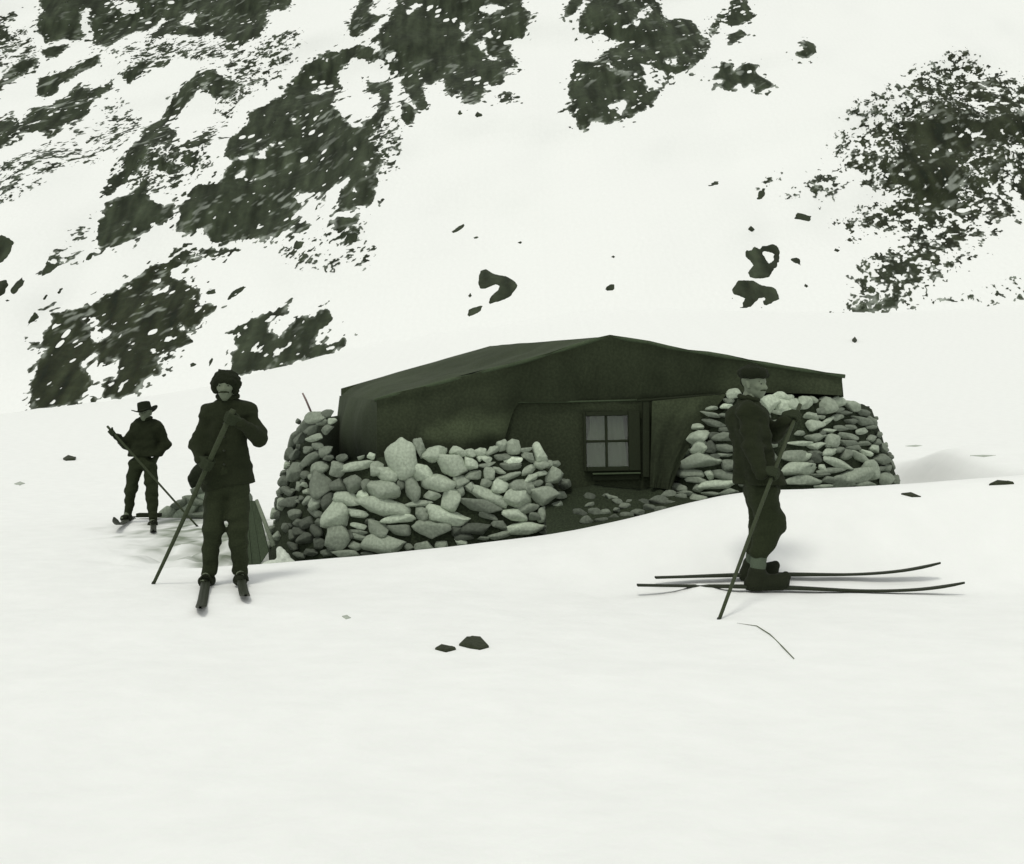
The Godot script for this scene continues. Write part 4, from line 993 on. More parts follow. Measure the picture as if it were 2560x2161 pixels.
func head_bones(c: Vector3, b: Basis) -> Array:
	var q := func(x: float, y: float, z: float) -> Vector3: return c + b * Vector3(x, y, z)
	return [
		[q.call(0, 0.035, -0.022), q.call(0, 0.03, 0.012), 0.083, 0.078],
		[q.call(0, -0.02, 0.03), q.call(0, -0.06, 0.045), 0.060, 0.048],
		[q.call(-0.035, -0.05, 0.0), q.call(0.0, -0.088, 0.055), 0.032, 0.026],
		[q.call(0.035, -0.05, 0.0), q.call(0.0, -0.088, 0.055), 0.032, 0.026],
		[q.call(-0.03, 0.022, 0.072), q.call(0.03, 0.022, 0.072), 0.016, 0.016],
		[q.call(0, 0.012, 0.085), q.call(0, -0.028, 0.108), 0.011, 0.015],
		[q.call(-0.012, -0.03, 0.098), q.call(0.012, -0.03, 0.098), 0.011, 0.011],
		[q.call(-0.042, -0.02, 0.062), q.call(-0.03, -0.025, 0.07), 0.022, 0.020],
		[q.call(0.042, -0.02, 0.062), q.call(0.03, -0.025, 0.07), 0.022, 0.020],
		[q.call(-0.022, -0.060, 0.082), q.call(0.022, -0.060, 0.082), 0.012, 0.012],
		[q.call(-0.084, 0.015, -0.008), q.call(-0.086, -0.03, 0.0), 0.017, 0.012],
		[q.call(0.084, 0.015, -0.008), q.call(0.086, -0.03, 0.0), 0.017, 0.012],
		[q.call(0, -0.05, -0.02), q.call(0, -0.16, -0.03), 0.056, 0.060]]

# j: joints by name. Builds the body (head, hands, all one surface), then the clothes over it
func build_person(called: String, label: String, at_foot: Vector3, j: Dictionary, look: Basis, skin: Material, glove: Material, coat: Material, trousers: Material, fine: float, hem: Array, w: Dictionary) -> Node3D:
	var o := thing(called, label, "person", at_foot)
	var bare := [[j.neck, j.chest, 0.055, 0.07], [j.chest, j.hip, 0.07, 0.07]]
	for s in ["l", "r"]:
		bare.append([j["sh_" + s], j["el_" + s], 0.048, 0.04])
		bare.append([j["el_" + s], j["wr_" + s], 0.04, 0.028])
		bare.append([j["hip_" + s], j["kn_" + s], 0.075, 0.052])
		bare.append([j["kn_" + s], j["an_" + s], 0.052, 0.038])
		bare.append([j["an_" + s], j["toe_" + s], 0.04, 0.03])
		bare.append([j.chest, j["sh_" + s], 0.06, 0.05])
	bare.append([j.neck, j.head + look * Vector3(0, -0.06, -0.02), 0.058, 0.056])
	var all := [body_mesh(bare, 0.02, 0.04), body_mesh(head_bones(j.head, look), fine * 0.4, 0.02)]
	var body := obj("body", join(all), skin, o)
	for s in ["l", "r"]:
		if j.has("grip_" + s):
			var g: Array = j["grip_" + s]
			obj("glove", body_mesh(grip(g[0], g[1], j["wr_" + s], g[2]), fine * 0.42, 0.008), glove, o)
		else:
			var wr: Vector3 = j["wr_" + s]
			var dir: Vector3 = (wr - j["el_" + s]).normalized()
			var f := []
			var sideways := dir.cross(Vector3(0, 0, 1)).normalized()
			for i in 4:
				var off := sideways * (0.028 - 0.019 * i)
				f.append([wr, wr + dir * 0.08 + off, 0.024, 0.014])
				f.append([wr + dir * 0.08 + off, wr + dir * 0.12 + off + Vector3(0, 0, -0.015), 0.011, 0.010])
				f.append([wr + dir * 0.12 + off + Vector3(0, 0, -0.015), wr + dir * 0.145 + off + Vector3(0, 0, -0.04), 0.010, 0.009])
			f.append([wr + dir * 0.02 + sideways * 0.02, wr + dir * 0.07 + sideways * 0.058, 0.015, 0.011])
			obj("glove", body_mesh(f, fine * 0.42, 0.008), glove, o)
	# eyes
	for s in [-1, 1]:
		var e := SphereMesh.new()
		e.radius = 0.0115
		e.height = 0.023
		e.radial_segments = 10
		e.rings = 6
		obj("eye", e, M.eye, o, j.head + look * Vector3(s * 0.032, 0.003, 0.078))
		obj("eyebrow", body_mesh([[j.head + look * Vector3(s * 0.016, 0.024, 0.089), j.head + look * Vector3(s * 0.05, 0.022, 0.074), 0.006, 0.005]], 0.004, 0.004), M.hair, o)
	# coat
	var c := []
	var tw: float = w.torso
	var across: Vector3 = w.across
	for s in [-1.0, 1.0]:
		c.append([j.chest + across * s * tw * 0.42 + Vector3(0, 0.05, 0), j.waist + across * s * tw * 0.33, tw * 0.60, tw * 0.56])
		c.append([j.waist + across * s * tw * 0.33, j.hem + across * s * tw * 0.46, tw * 0.58, tw * 0.76])
	c.append([j.neck + Vector3(0, -0.01, 0), j.chest, 0.075, tw * 0.6])
	for s in ["l", "r"]:
		c.append([j.neck + Vector3(0, -0.05, 0), j["sh_" + s], 0.07, w.arm * 1.12])
		c.append([j["sh_" + s], j["el_" + s], w.arm * 1.12, w.arm])
		c.append([j["el_" + s], j["wr_" + s], w.arm, w.arm * 0.72])
	obj("coat", body_mesh(c, fine, 0.05, 0.020, 42.0, hem), coat, o)
	# collar turned up round the neck
	var ring := []
	var rr := []
	for i in 15:
		var t := lerpf(-2.75, 2.75, i / 14.0) + PI
		ring.append(j.neck + look * Vector3(sin(t + PI) * 0.082, 0.035 + 0.014 * cos(t), 0.01 + cos(t + PI) * 0.07))
		rr.append(0.022)
	obj("collar", tube(ring, rr, 8), coat, o)
	# trousers
	var t := []
	for s in ["l", "r"]:
		t.append([j.hip, j["hip_" + s], w.seat, w.thigh * 1.05])
		t.append([j["hip_" + s], j["kn_" + s], w.thigh, w.knee])
		t.append([j["kn_" + s] + Vector3(0, -0.03, 0), j["cuff_" + s], w.knee, w.cuff])
	obj("trousers", body_mesh(t, fine, 0.04, 0.020, 38.0, [[Vector3(0, 1, 0), j.waist.y]]), trousers, o)
	# socks and boots
	for s in ["l", "r"]:
		obj("sock", body_mesh([[j["cuff_" + s] + Vector3(0, 0.03, 0), j["an_" + s], w.sock, w.sock * 0.92]], 0.012, 0.02, 0.006, 60.0), w.sock_mat, o)
		var an: Vector3 = j["an_" + s]
		var toe: Vector3 = j["toe_" + s]
		var f := (toe - an)
		f.y = 0
		f = f.normalized()
		var b := [[an + Vector3(0, 0.03, 0), an + Vector3(0, -0.04, 0), w.boot, w.boot], [an - f * 0.035 + Vector3(0, -0.055, 0), toe - f * 0.04, w.boot, w.boot * 0.86], [toe - f * 0.05, toe + Vector3(0, w.curl, 0), w.boot * 0.86, w.boot * 0.5]]
		obj("boot", body_mesh(b, 0.012, 0.03, 0.006, 60.0, [[Vector3(0, -1, 0), -(an.y - 0.105)]]), M.boot, o)
	return o

# a ski lying along dir from its middle, tip curling up; a thing with its toe binding as a part
func build_ski(label: String, mid: Vector3, dir: Vector3, ahead: float, behind: float, lift: float, boot_at: float, width := 0.085) -> void:
	var o := thing("ski", label, "ski", mid, "the men's long wooden skis")
	var f := dir.normalized()
	var side := f.cross(Vector3.UP).normalized()
	var n := 30
	var pts := PackedVector3Array()
	var prof := [Vector2(-0.5, 0.0), Vector2(-0.46, 0.9), Vector2(-0.08, 1.0), Vector2(0.0, 0.86), Vector2(0.08, 1.0), Vector2(0.46, 0.9), Vector2(0.5, 0.0), Vector2(0.46, -0.15), Vector2(-0.46, -0.15), Vector2(-0.5, 0.0)]
	for i in n + 1:
		var t := float(i) / n
		var s := lerpf(-behind, ahead, t)
		var up := lift * pow(maxf((s - ahead * 0.28) / (ahead * 0.72), 0.0), 2.7)
		var camber := 0.012 * sin(PI * clampf((s + behind) / (behind + ahead * 0.8), 0.0, 1.0))
		var ww := width * (1.0 if t < 0.93 else lerpf(1.0, 0.25, pow((t - 0.93) / 0.07, 1.6)))
		var th := lerpf(0.014, 0.03, clampf(1.0 - absf(s) / 0.7, 0.0, 1.0))
		for p in prof:
			pts.append(f * s + Vector3(0, up + camber + p.y * th, 0) + side * p.x * ww)
	obj("runner", sheet(pts, prof.size()), M.ski_wood, o)
	var strap := []
	var sr := []
	for i in 9:
		var a := PI * i / 8.0
		strap.append(f * boot_at + side * cos(a) * 0.05 + Vector3(0, 0.02 + sin(a) * 0.072, 0))
		sr.append(0.011)
	obj("binding_strap", tube(strap, sr, 6), M.boot, o)

func build_pole(label: String, a: Vector3, b: Vector3, ra: float, rb: float) -> void:
	var o := thing("ski_pole", label, "ski pole", b, "the men's single long ski poles")
	var pts := []
	var rr := []
	for i in 9:
		var t := i / 8.0
		var wob := Vector3(0.004 * sin(t * 5.0 + a.x), 0, 0.004 * cos(t * 4.0))
		pts.append(a.lerp(b, t) - b + wob)
		rr.append(lerpf(ra, rb, t))
	obj("shaft", tube(pts, rr, 9), M.pole_wood, o)
	var dir := (a - b).normalized()
	obj("tip", tube([-dir * 0.03, dir * 0.05], [0.004, rb + 0.003], 8), M.iron, o)

func build_people() -> void:
	# --- right: seen from the side, facing right, 9.6 m away
	var f0 := at(762, 594, 9.6)
	f0.y = land(f0.x, 9.6) + 0.012
	var q := func(tx: float, ty: float, z: float) -> Vector3: return Vector3((tx - 1060.0) * 0.00155, (1252.0 - ty) * 0.00155, z)
	var look := Basis.from_euler(Vector3(0.05, 0.85, 0))
	var pa: Vector3 = q.call(1268, 318, -0.13)
	var pb := at(717, 620, 8.35) - f0
	pb.y = land(pb.x + f0.x, 8.35) - f0.y - 0.03
	var pdir := (pa - pb).normalized()
	var lo_t := 0.34
	var g_r := pa.lerp(pb, lo_t)
	var g_l := pa + (pb - pa) * 0.045
	var j := {"head": q.call(1018, 190, 0.0), "neck": q.call(985, 285, 0.0), "chest": q.call(985, 400, 0.0), "waist": q.call(1015, 580, 0.0), "hem": q.call(1045, 725, 0.0), "hip": q.call(1050, 700, 0.0),
		"sh_l": q.call(1015, 335, -0.16), "el_l": q.call(1150, 450, -0.19), "wr_l": g_l + Vector3(-0.085, -0.04, 0.02), "sh_r": q.call(965, 335, 0.15), "el_r": q.call(985, 530, 0.22), "wr_r": g_r + Vector3(-0.085, 0.015, 0.0),
		"hip_l": q.call(1060, 760, -0.10), "kn_l": q.call(1092, 900, -0.12), "cuff_l": q.call(1045, 1050, -0.13), "an_l": q.call(1032, 1165, -0.20), "toe_l": q.call(1160, 1180, -0.20),
		"hip_r": q.call(1055, 760, 0.09), "kn_r": q.call(1090, 905, 0.10), "cuff_r": q.call(1032, 1055, 0.10), "an_r": q.call(1022, 1190, 0.10), "toe_r": q.call(1172, 1216, 0.10),
		"grip_l": [g_l, pdir, 1.0], "grip_r": [g_r, pdir, 1.0]}
	var w := {"torso": 0.205, "across": Vector3(0.42, 0, 0.91), "arm": 0.07, "seat": 0.12, "thigh": 0.118, "knee": 0.118, "cuff": 0.078, "sock": 0.064, "boot": 0.074, "curl": 0.05, "sock_mat": M.sock}
	var m1 := build_person("person", "man in flat cap seen from the side on long skis, right of the window", f0, j, look, M.skin, M.glove, M.coat, M.trousers, 0.0135, [[Vector3(0, -1, 0), -q.call(0, 715, 0).y]], w)
	# flat cap
	var hd: Vector3 = j.head
	var cap := []
	for k in 10:
		var a := TAU * k / 10.0
		cap.append([hd + Vector3(-0.015, 0.10, 0), hd + look * Vector3(sin(a) * 0.082, 0.086, cos(a) * 0.078 - 0.012), 0.055, 0.047])
	cap.append([hd + look * Vector3(-0.05, 0.066, 0.095), hd + look * Vector3(0.05, 0.066, 0.095), 0.014, 0.014])
	cap.append([hd + look * Vector3(0, 0.06, -0.07), hd + look * Vector3(0, 0.01, -0.085), 0.05, 0.035])
	obj("cap", body_mesh(cap, 0.008, 0.02, 0.006, 110.0), M.fur, m1)
	obj("moustache", body_mesh([[hd + look * Vector3(-0.035, -0.052, 0.086), hd + look * Vector3(0, -0.043, 0.1), 0.007, 0.012], [hd + look * Vector3(0.035, -0.052, 0.086), hd + look * Vector3(0, -0.043, 0.1), 0.007, 0.012]], 0.005, 0.008), M.hair, m1)
	obj("pocket_flap", box_mesh(Vector3(0.14, 0.05, 0.02)), M.coat, m1, q.call(1040, 640, 0.235))
	build_pole("long pole held in both hands by the man seen from the side", f0 + pa + pdir * 0.05, f0 + pb, 0.017, 0.013)
	var s1 := at(640, 593, 9.5)
	s1.x = f0.x + 0.05
	s1.z = f0.z + 0.10
	for side in 2:
		var z: float = f0.z + (0.10 if side == 0 else -0.20)
		var xm: float = f0.x + 0.06
		var hh := land(xm, -z) + 0.012
		var slope := (land(xm + 0.9, -z) - land(xm - 0.9, -z)) / 1.8
		build_ski("long dark ski nearer the camera under the man seen from the side" if side == 0 else "long dark ski on the far side under the man seen from the side", Vector3(xm, hh + 0.006, z), Vector3(1, slope - (0.034 if side == 0 else 0.012), 0.0 if side == 0 else -0.01), 1.54 if side == 0 else 1.46, 1.08 if side == 0 else 0.90, 0.10, 0.05)

	# --- left front: facing the camera, 10 m away
	var f1 := at(223.5, 588, 10.0)
	f1.y = land(f1.x, 10.0) + 0.012
	q = func(tx: float, ty: float, z: float) -> Vector3: return Vector3((tx - 840.0) * 0.001337, (1492.0 - ty) * 0.001337, z)
	look = Basis.from_euler(Vector3(0.03, 0.05, 0))
	pa = q.call(945, 425, 0.30)
	pb = at(151.5, 586, 10.0) - f1
	pb.y = land(pb.x + f1.x, 10.0) - f1.y - 0.03
	pdir = (pa - pb).normalized()
	g_r = pa.lerp(pb, 0.285)
	g_l = pa.lerp(pb, 0.02)
	j = {"head": q.call(866, 246, 0.06), "neck": q.call(868, 335, 0.0), "chest": q.call(872, 460, 0.0), "waist": q.call(862, 640, 0.0), "hem": q.call(872, 850, 0.0), "hip": q.call(866, 790, 0.0),
		"sh_r": q.call(752, 415, 0.0), "el_r": q.call(678, 605, 0.02), "wr_r": g_r + Vector3(-0.08, 0.03, -0.03), "sh_l": q.call(996, 415, 0.0), "el_l": q.call(1078, 575, 0.06), "wr_l": g_l + Vector3(0.075, -0.045, -0.03),
		"hip_r": q.call(805, 860, 0.0), "kn_r": q.call(778, 1130, 0.03), "cuff_r": q.call(752, 1405, 0.0), "an_r": q.call(742, 1432, 0.0), "toe_r": q.call(736, 1468, 0.15),
		"hip_l": q.call(925, 860, 0.0), "kn_l": q.call(938, 1130, 0.03), "cuff_l": q.call(940, 1395, -0.02), "an_l": q.call(948, 1425, -0.02), "toe_l": q.call(956, 1458, 0.13),
		"grip_l": [g_l, pdir, -1.0], "grip_r": [g_r, pdir, 1.0]}
	w = {"torso": 0.185, "across": Vector3(1, 0, 0.05), "arm": 0.064, "seat": 0.115, "thigh": 0.106, "knee": 0.082, "cuff": 0.062, "sock": 0.062, "boot": 0.052, "curl": 0.0, "sock_mat": M.trousers}
	var m2 := build_person("person", "man in fur cap facing us with a pole slanting across his coat", f1, j, look, M.skin_dark, M.glove, M.coat, M.trousers_pale, 0.0135, [[Vector3(0.2, -1, 0.05).normalized(), Vector3(0.2, -1, 0.05).normalized().dot(q.call(1000, 852, 0.15))]], w)
	hd = j.head
	cap = [[hd + look * Vector3(-0.022, 0.036, -0.012), hd + look * Vector3(0.022, 0.036, -0.012), 0.098, 0.098],
		[hd + look * Vector3(-0.055, 0.046, 0.074), hd + look * Vector3(0.055, 0.046, 0.074), 0.028, 0.028],
		[hd + look * Vector3(-0.092, 0.02, 0.005), hd + look * Vector3(-0.082, -0.040, 0.03), 0.036, 0.028],
		[hd + look * Vector3(0.092, 0.02, 0.005), hd + look * Vector3(0.086, -0.044, 0.03), 0.036, 0.028],
		[hd + look * Vector3(-0.05, 0.12, 0.0), hd + look * Vector3(-0.06, 0.142, 0.0), 0.016, 0.008]]
	obj("fur_cap", body_mesh(cap, 0.008, 0.02, 0.010, 130.0), M.fur, m2)
	obj("moustache", body_mesh([[hd + look * Vector3(-0.036, -0.054, 0.084), hd + look * Vector3(0, -0.044, 0.102), 0.008, 0.013], [hd + look * Vector3(0.036, -0.054, 0.084), hd + look * Vector3(0, -0.044, 0.102), 0.008, 0.013]], 0.005, 0.008), M.hair, m2)
	for k in 4:
		var b := SphereMesh.new()
		b.radius = 0.011
		b.height = 0.016
		b.radial_segments = 10
		b.rings = 5
		obj("button", b, M.iron, m2, q.call(868, 480 + k * 85, 0.135))
	build_pole("long pole held slantwise by the man in the fur cap", f1 + pa + pdir * 0.04, f1 + pb, 0.024, 0.014)
	build_ski("ski pointing at us under the fur-capped man's right foot, left of the pair", f1 + q.call(738, 1490, 0.05), Vector3(0.235, 0, 1), 1.72, 0.85, 0.05, 0.10, 0.078)
	build_ski("ski pointing at us under the fur-capped man's left foot, right of the pair", f1 + q.call(952, 1480, 0.0), Vector3(0.255, 0, 1), 1.25, 1.2, 0.05, 0.10, 0.078)

	# --- left back: brimmed hat, 17 m away
	var f2 := at(141, 524, 17.0)
	f2.y = land(f2.x, 17.0) + 0.01
	q = func(tx: float, ty: float, z: float) -> Vector3: return Vector3((tx - 335.0) * 0.002273, (1082.0 - ty) * 0.002273, z)
	look = Basis.from_euler(Vector3(0.05, -0.15, 0))
	pa = q.call(205, 512, 0.34)
	pb = at(199, 521, 16.6) - f2
	pb.y = land(pb.x + f2.x, 16.6) - f2.y - 0.02
	pdir = (pa - pb).normalized()
	j = {"head": q.call(366, 390, 0.03), "neck": q.call(366, 440, 0.0), "chest": q.call(368, 500, 0.0), "waist": q.call(362, 600, 0.0), "hem": q.call(352, 670, 0.0), "hip": q.call(345, 690, 0.0),
		"sh_r": q.call(302, 482, 0.0), "el_r": q.call(246, 592, 0.05), "wr_r": pa + Vector3(0.045, -0.06, -0.06), "sh_l": q.call(442, 482, 0.0), "el_l": q.call(482, 595, -0.05), "wr_l": q.call(440, 668, 0.02),
		"hip_r": q.call(305, 725, 0.0), "kn_r": q.call(274, 880, 0.03), "cuff_r": q.call(258, 1000, 0.0), "an_r": q.call(252, 1030, 0.0), "toe_r": q.call(238, 1052, 0.15),
		"hip_l": q.call(390, 725, 0.0), "kn_l": q.call(412, 890, 0.05), "cuff_l": q.call(424, 1040, 0.1), "an_l": q.call(426, 1066, 0.1), "toe_l": q.call(424, 1090, 0.25),
		"grip_r": [pa, pdir, 1.0]}
	w = {"torso": 0.185, "across": Vector3(1, 0, -0.1), "arm": 0.068, "seat": 0.115, "thigh": 0.100, "knee": 0.085, "cuff": 0.06, "sock": 0.06, "boot": 0.052, "curl": 0.0, "sock_mat": M.trousers}
	var m3 := build_person("person", "man in wide-brimmed hat standing farther back at the left", f2, j, look, M.skin_dark, M.glove, M.coat, M.trousers, 0.018, [[Vector3(0, -1, 0), -q.call(0, 668, 0).y]], w)
	hd = j.head
	var hat := []
	var hr := []
	var tilt := Basis.from_euler(Vector3(-0.06, 0, 0.20))
	var prof := [Vector2(0.0, 0.155), Vector2(0.06, 0.157), Vector2(0.085, 0.15), Vector2(0.092, 0.13), Vector2(0.098, 0.05), Vector2(0.11, 0.036), Vector2(0.15, 0.034), Vector2(0.182, 0.045), Vector2(0.184, 0.036), Vector2(0.15, 0.022), Vector2(0.10, 0.02), Vector2(0.0, 0.02)]
	var hp := PackedVector3Array()
	for p in prof:
		for k in 25:
			var a := TAU * k / 24.0
			var up: float = p.y + (0.03 * cos(2.0 * a) if p.x > 0.12 else 0.0) - (0.02 if p.x < 0.05 and p.y > 0.1 else 0.0)
			hp.append(hd + tilt * Vector3(cos(a) * p.x, up, -sin(a) * p.x * 1.05))
	obj("hat", sheet(hp, 25), M.fur, m3)
	build_pole("long pole held slantwise by the man in the brimmed hat", f2 + pa + pdir * 0.11, f2 + pb, 0.017, 0.013)
	build_ski("ski with upturned tip under the hatted man's left-hand foot", f2 + q.call(248, 1075, 0.0), Vector3(0.215, 0, 1), 1.6, 0.9, 0.16, 0.10)
	build_ski("ski under the hatted man's right-hand foot, beside the rock pile", f2 + q.call(427, 1104, 0.1), Vector3(0.30, 0, 1), 1.5, 1.0, 0.06, 0.10)

# ---------------------------------------------------------------- small things
func flat_slab(called: String, label: String, category: String, outline_px: Array, lift: float, mat: Material, group := "") -> void:
	# a low angular piece lying in the snow; outline on the ground, a bevelled top
	var c := Vector3.ZERO
	var ring := PackedVector3Array()
	for i in range(0, outline_px.size(), 2):
		var p := ground_at(outline_px[i], outline_px[i + 1])
		ring.append(p)
		c += p
	c /= ring.size()
	var st := SurfaceTool.new()
	st.begin(Mesh.PRIMITIVE_TRIANGLES)
	st.set_smooth_group(-1)
	var n := ring.size()
	var area := 0.0
	for i in n: area += (ring[i].x - c.x) * (ring[(i + 1) % n].z - c.z) - (ring[(i + 1) % n].x - c.x) * (ring[i].z - c.z)
	if area < 0.0: ring.reverse()
	for i in n:
		var a := ring[i] - c
		var b := ring[(i + 1) % n] - c
		var up := Vector3(0, lift, 0)
		var dn := Vector3(0, -0.06, 0)
		var a1 := a * 0.9 + up * (1.0 + 0.4 * sin(i * 2.3))
		var b1 := b * 0.9 + up * (1.0 + 0.4 * sin(((i + 1) % n) * 2.3))
		for v in [a + dn, b + dn, b + up * 0.6, a + dn, b + up * 0.6, a + up * 0.6, a + up * 0.6, b + up * 0.6, b1, a + up * 0.6, b1, a1, a1, b1, up * 1.1]: st.add_vertex(v)
	st.generate_normals()
	var o := obj(called, st.commit(), mat, self, c)
	tag(o, label, category, group)

func build_small() -> void:
	flat_slab("rock_fragment", "dark angular fragment in the foreground snow, larger of two", "rock", [459, 646, 466, 640, 472, 638, 481, 640, 489, 648, 480, 650.5, 470, 650], 0.018, M.rock_near, "rock fragments lying on the snow")
	flat_slab("rock_fragment", "thin dark sliver in the foreground snow, smaller of two", "rock", [435, 651, 441, 648, 452, 648.5, 456, 650.5, 446, 652.5], 0.015, M.rock_near, "rock fragments lying on the snow")
	flat_slab("rock_fragment", "small dark stone on the snow at the far left", "rock", [63, 459.5, 68, 457, 76, 458, 75, 460.5, 66, 461], 0.05, M.rock_near, "rock fragments lying on the snow")
	flat_slab("rock_fragment", "faint half-buried stone near the left edge", "rock", [14, 484.5, 20, 482.5, 25, 483.5, 20, 485.5], 0.015, M.rock_pale, "rock fragments lying on the snow")
	flat_slab("rock_fragment", "thin dark stone in the snow near the right edge", "rock", [989, 486, 997, 483.5, 1008, 484, 1014, 486, 1002, 487], 0.02, M.rock_near, "rock fragments lying on the snow")
	flat_slab("rock_fragment", "thin dark stone in the snow right of the hut", "rock", [901, 496, 911, 495, 921, 498, 912, 499], 0.015, M.rock_near, "rock fragments lying on the snow")
	flat_slab("rock_fragment", "tiny faint stone in the snow left of the foreground fragments", "rock", [342, 617, 347, 616, 351, 619, 346, 620], 0.006, M.rock_pale, "rock fragments lying on the snow")
	flat_slab("rock_fragment", "long faint strip added as a line of shade on the snow bank right of the hut", "rock", [905, 446.5, 916, 445.5, 923, 445.8, 915, 447.2], 0.006, M.rock_pale, "rock fragments lying on the snow")  # pale slab added where the bank only has a line of shade
	flat_slab("rock_fragment", "faint strip added as a shaded crevice in the snow at the far right", "rock", [970, 457, 983, 456, 996, 456.6, 984, 458], 0.006, M.rock_pale, "rock fragments lying on the snow")  # no stone here: slab stands in for a shaded crevice in the snow
	flat_slab("boulder", "tiny dark stone on the smooth snowfield above the hut roof", "boulder", [852, 341, 855, 339.5, 857, 341, 855, 342.5], 0.12, M.rock_near, "rocks on the mountainside")
	var twig := obj("twig", tube([ground_at(737, 624) + Vector3(0, 0.004, 0), ground_at(757, 627.5) + Vector3(0, 0.005, 0), ground_at(770, 636) + Vector3(0, 0.006, 0), ground_at(783, 649) + Vector3(0, 0.005, 0), ground_at(794, 661) + Vector3(0, 0.004, 0)], [0.001, 0.003, 0.0035, 0.0035, 0.0025], 6), M.grey_wood)
	tag(twig, "thin curved twig on the snow below the skis of the man in the flat cap", "twig")
	# rock pile behind the two men at the left, a dark bundle on top, a board beside it
	var base := at(203, 512, 17.9)
	var gy := land(base.x, 17.9)
	var pile := thing("rock_pile", "low pile of pale rocks between the two men at the left", "rock pile", Vector3(base.x, gy, -17.9))
	var spots := [[-0.50, 0.07, 0.3, 0.18, 12, 0.95], [-0.26, 0.10, 0.42, 0.20, 22, 1.15], [0.06, 0.10, 0.34, 0.22, 0, 0.95], [0.36, 0.10, 0.36, 0.24, -8, 0.9], [-0.12, 0.25, 0.36, 0.18, 10, 0.85], [0.10, 0.30, 0.36, 0.24, -5, 1.15], [0.40, 0.30, 0.34, 0.22, 5, 1.0], [0.24, 0.42, 0.34, 0.16, 0, 0.95], [-0.02, 0.42, 0.26, 0.12, 18, 0.8], [0.62, 0.12, 0.3, 0.2, 0, 0.8], [0.62, 0.28, 0.24, 0.18, 0, 0.8], [-0.36, 0.20, 0.2, 0.1, 25, 0.75], [-0.04, 0.03, 0.3, 0.1, 0, 0.8], [0.22, 0.02, 0.26, 0.1, 0, 0.85]]
	for s in spots:
		put_stone(pile, Vector3(s[0], s[1], rng.randf_range(-0.08, 0.1)), Vector3(rng.randf_range(-0.2, 0.2), 0.2, 1), s[2], s[3], deg_to_rad(s[4]), s[5], 0.34)
	var bx := Vector3(base.x + 0.02, gy + 0.60, -17.9)
	var bag := obj("sack", body_mesh([[Vector3(-0.10, -0.02, 0), Vector3(0.16, -0.06, 0), 0.15, 0.15], [Vector3(-0.06, 0.10, 0), Vector3(0.14, 0.04, 0), 0.12, 0.11], [Vector3(0.16, -0.02, 0), Vector3(0.30, -0.1, 0.02), 0.10, 0.09]], 0.015, 0.06, 0.02, 30.0, [[Vector3(0, -1, 0), 0.16]]), M.black_cloth, self, bx)
	tag(bag, "dark bulging sack lying on top of the rock pile", "sack")
	var plank := obj("plank", box_mesh(Vector3(0.34, 0.06, 0.16)), M.dark_wood, self, at(149, 505, 17.6))
	plank.position.y = land(plank.position.x, 17.6) + 0.05
	tag(plank, "short dark plank end on the snow left of the rock pile", "plank")
	# dark boarded panel leaning by the hut's left corner, with a pale pole along its edge
	var d := 12.3
	var a := at(238, 557, d)
	var top := at(236, 500, d + 0.22)
	var tr := at(257, 501, d + 0.22)
	var br := at(269, 551, d)
	a.y = minf(a.y, land(a.x, d)) - 0.02
	var panel := thing("board_panel", "dark boarded panel leaning at the hut's left corner behind the fur-capped man", "panel", (a + br) * 0.5)
	for k in 4:
		var s0 := k / 4.0 + 0.006
		var s1 := (k + 1) / 4.0 - 0.006
		var pp := PackedVector3Array()
		for e in 2:
			var off := Vector3(0, 0, 0.012 + 0.004 * (k % 2)) * (1 - 2 * e)
			var q := [a.lerp(br, s0), a.lerp(br, s1), top.lerp(tr, s1), top.lerp(tr, s0)]
			for v in q: pp.append(v + off - panel.position)
		var st := SurfaceTool.new()
		st.begin(Mesh.PRIMITIVE_TRIANGLES)
		st.set_smooth_group(-1)
		for f in [[0, 3, 2, 1], [4, 5, 6, 7], [0, 1, 5, 4], [1, 2, 6, 5], [2, 3, 7, 6], [3, 0, 4, 7]]:
			for v in [0, 1, 2, 0, 2, 3]: st.add_vertex(pp[f[v]])
		st.generate_normals()
		obj("board", st.commit(), M.slate, panel)
	var stake := obj("wooden_stake", tube([at(273.5, 546, d - 0.02), at(264, 520, d + 0.08), at(256.5, 500, d + 0.17)], [0.024, 0.022, 0.018], 8), M.pale_wood)
	tag(stake, "pale wooden stake leaning along the dark panel's right edge", "stake")
	var clump := thing("snow_clump", "lumpy leftover snow between the leaning panel and the stone wall", "snow clump", at(279, 550, 12.25))
	obj("lump", body_mesh([[Vector3(0, 0.0, 0), Vector3(0.03, -0.08, 0), 0.035, 0.06], [Vector3(0.05, -0.12, 0), Vector3(0.10, -0.2, 0), 0.07, 0.10], [Vector3(-0.05, -0.15, 0.03), Vector3(-0.1, -0.2, 0.03), 0.06, 0.08]], 0.014, 0.05, 0.02, 40.0), M.snow_old, clump)

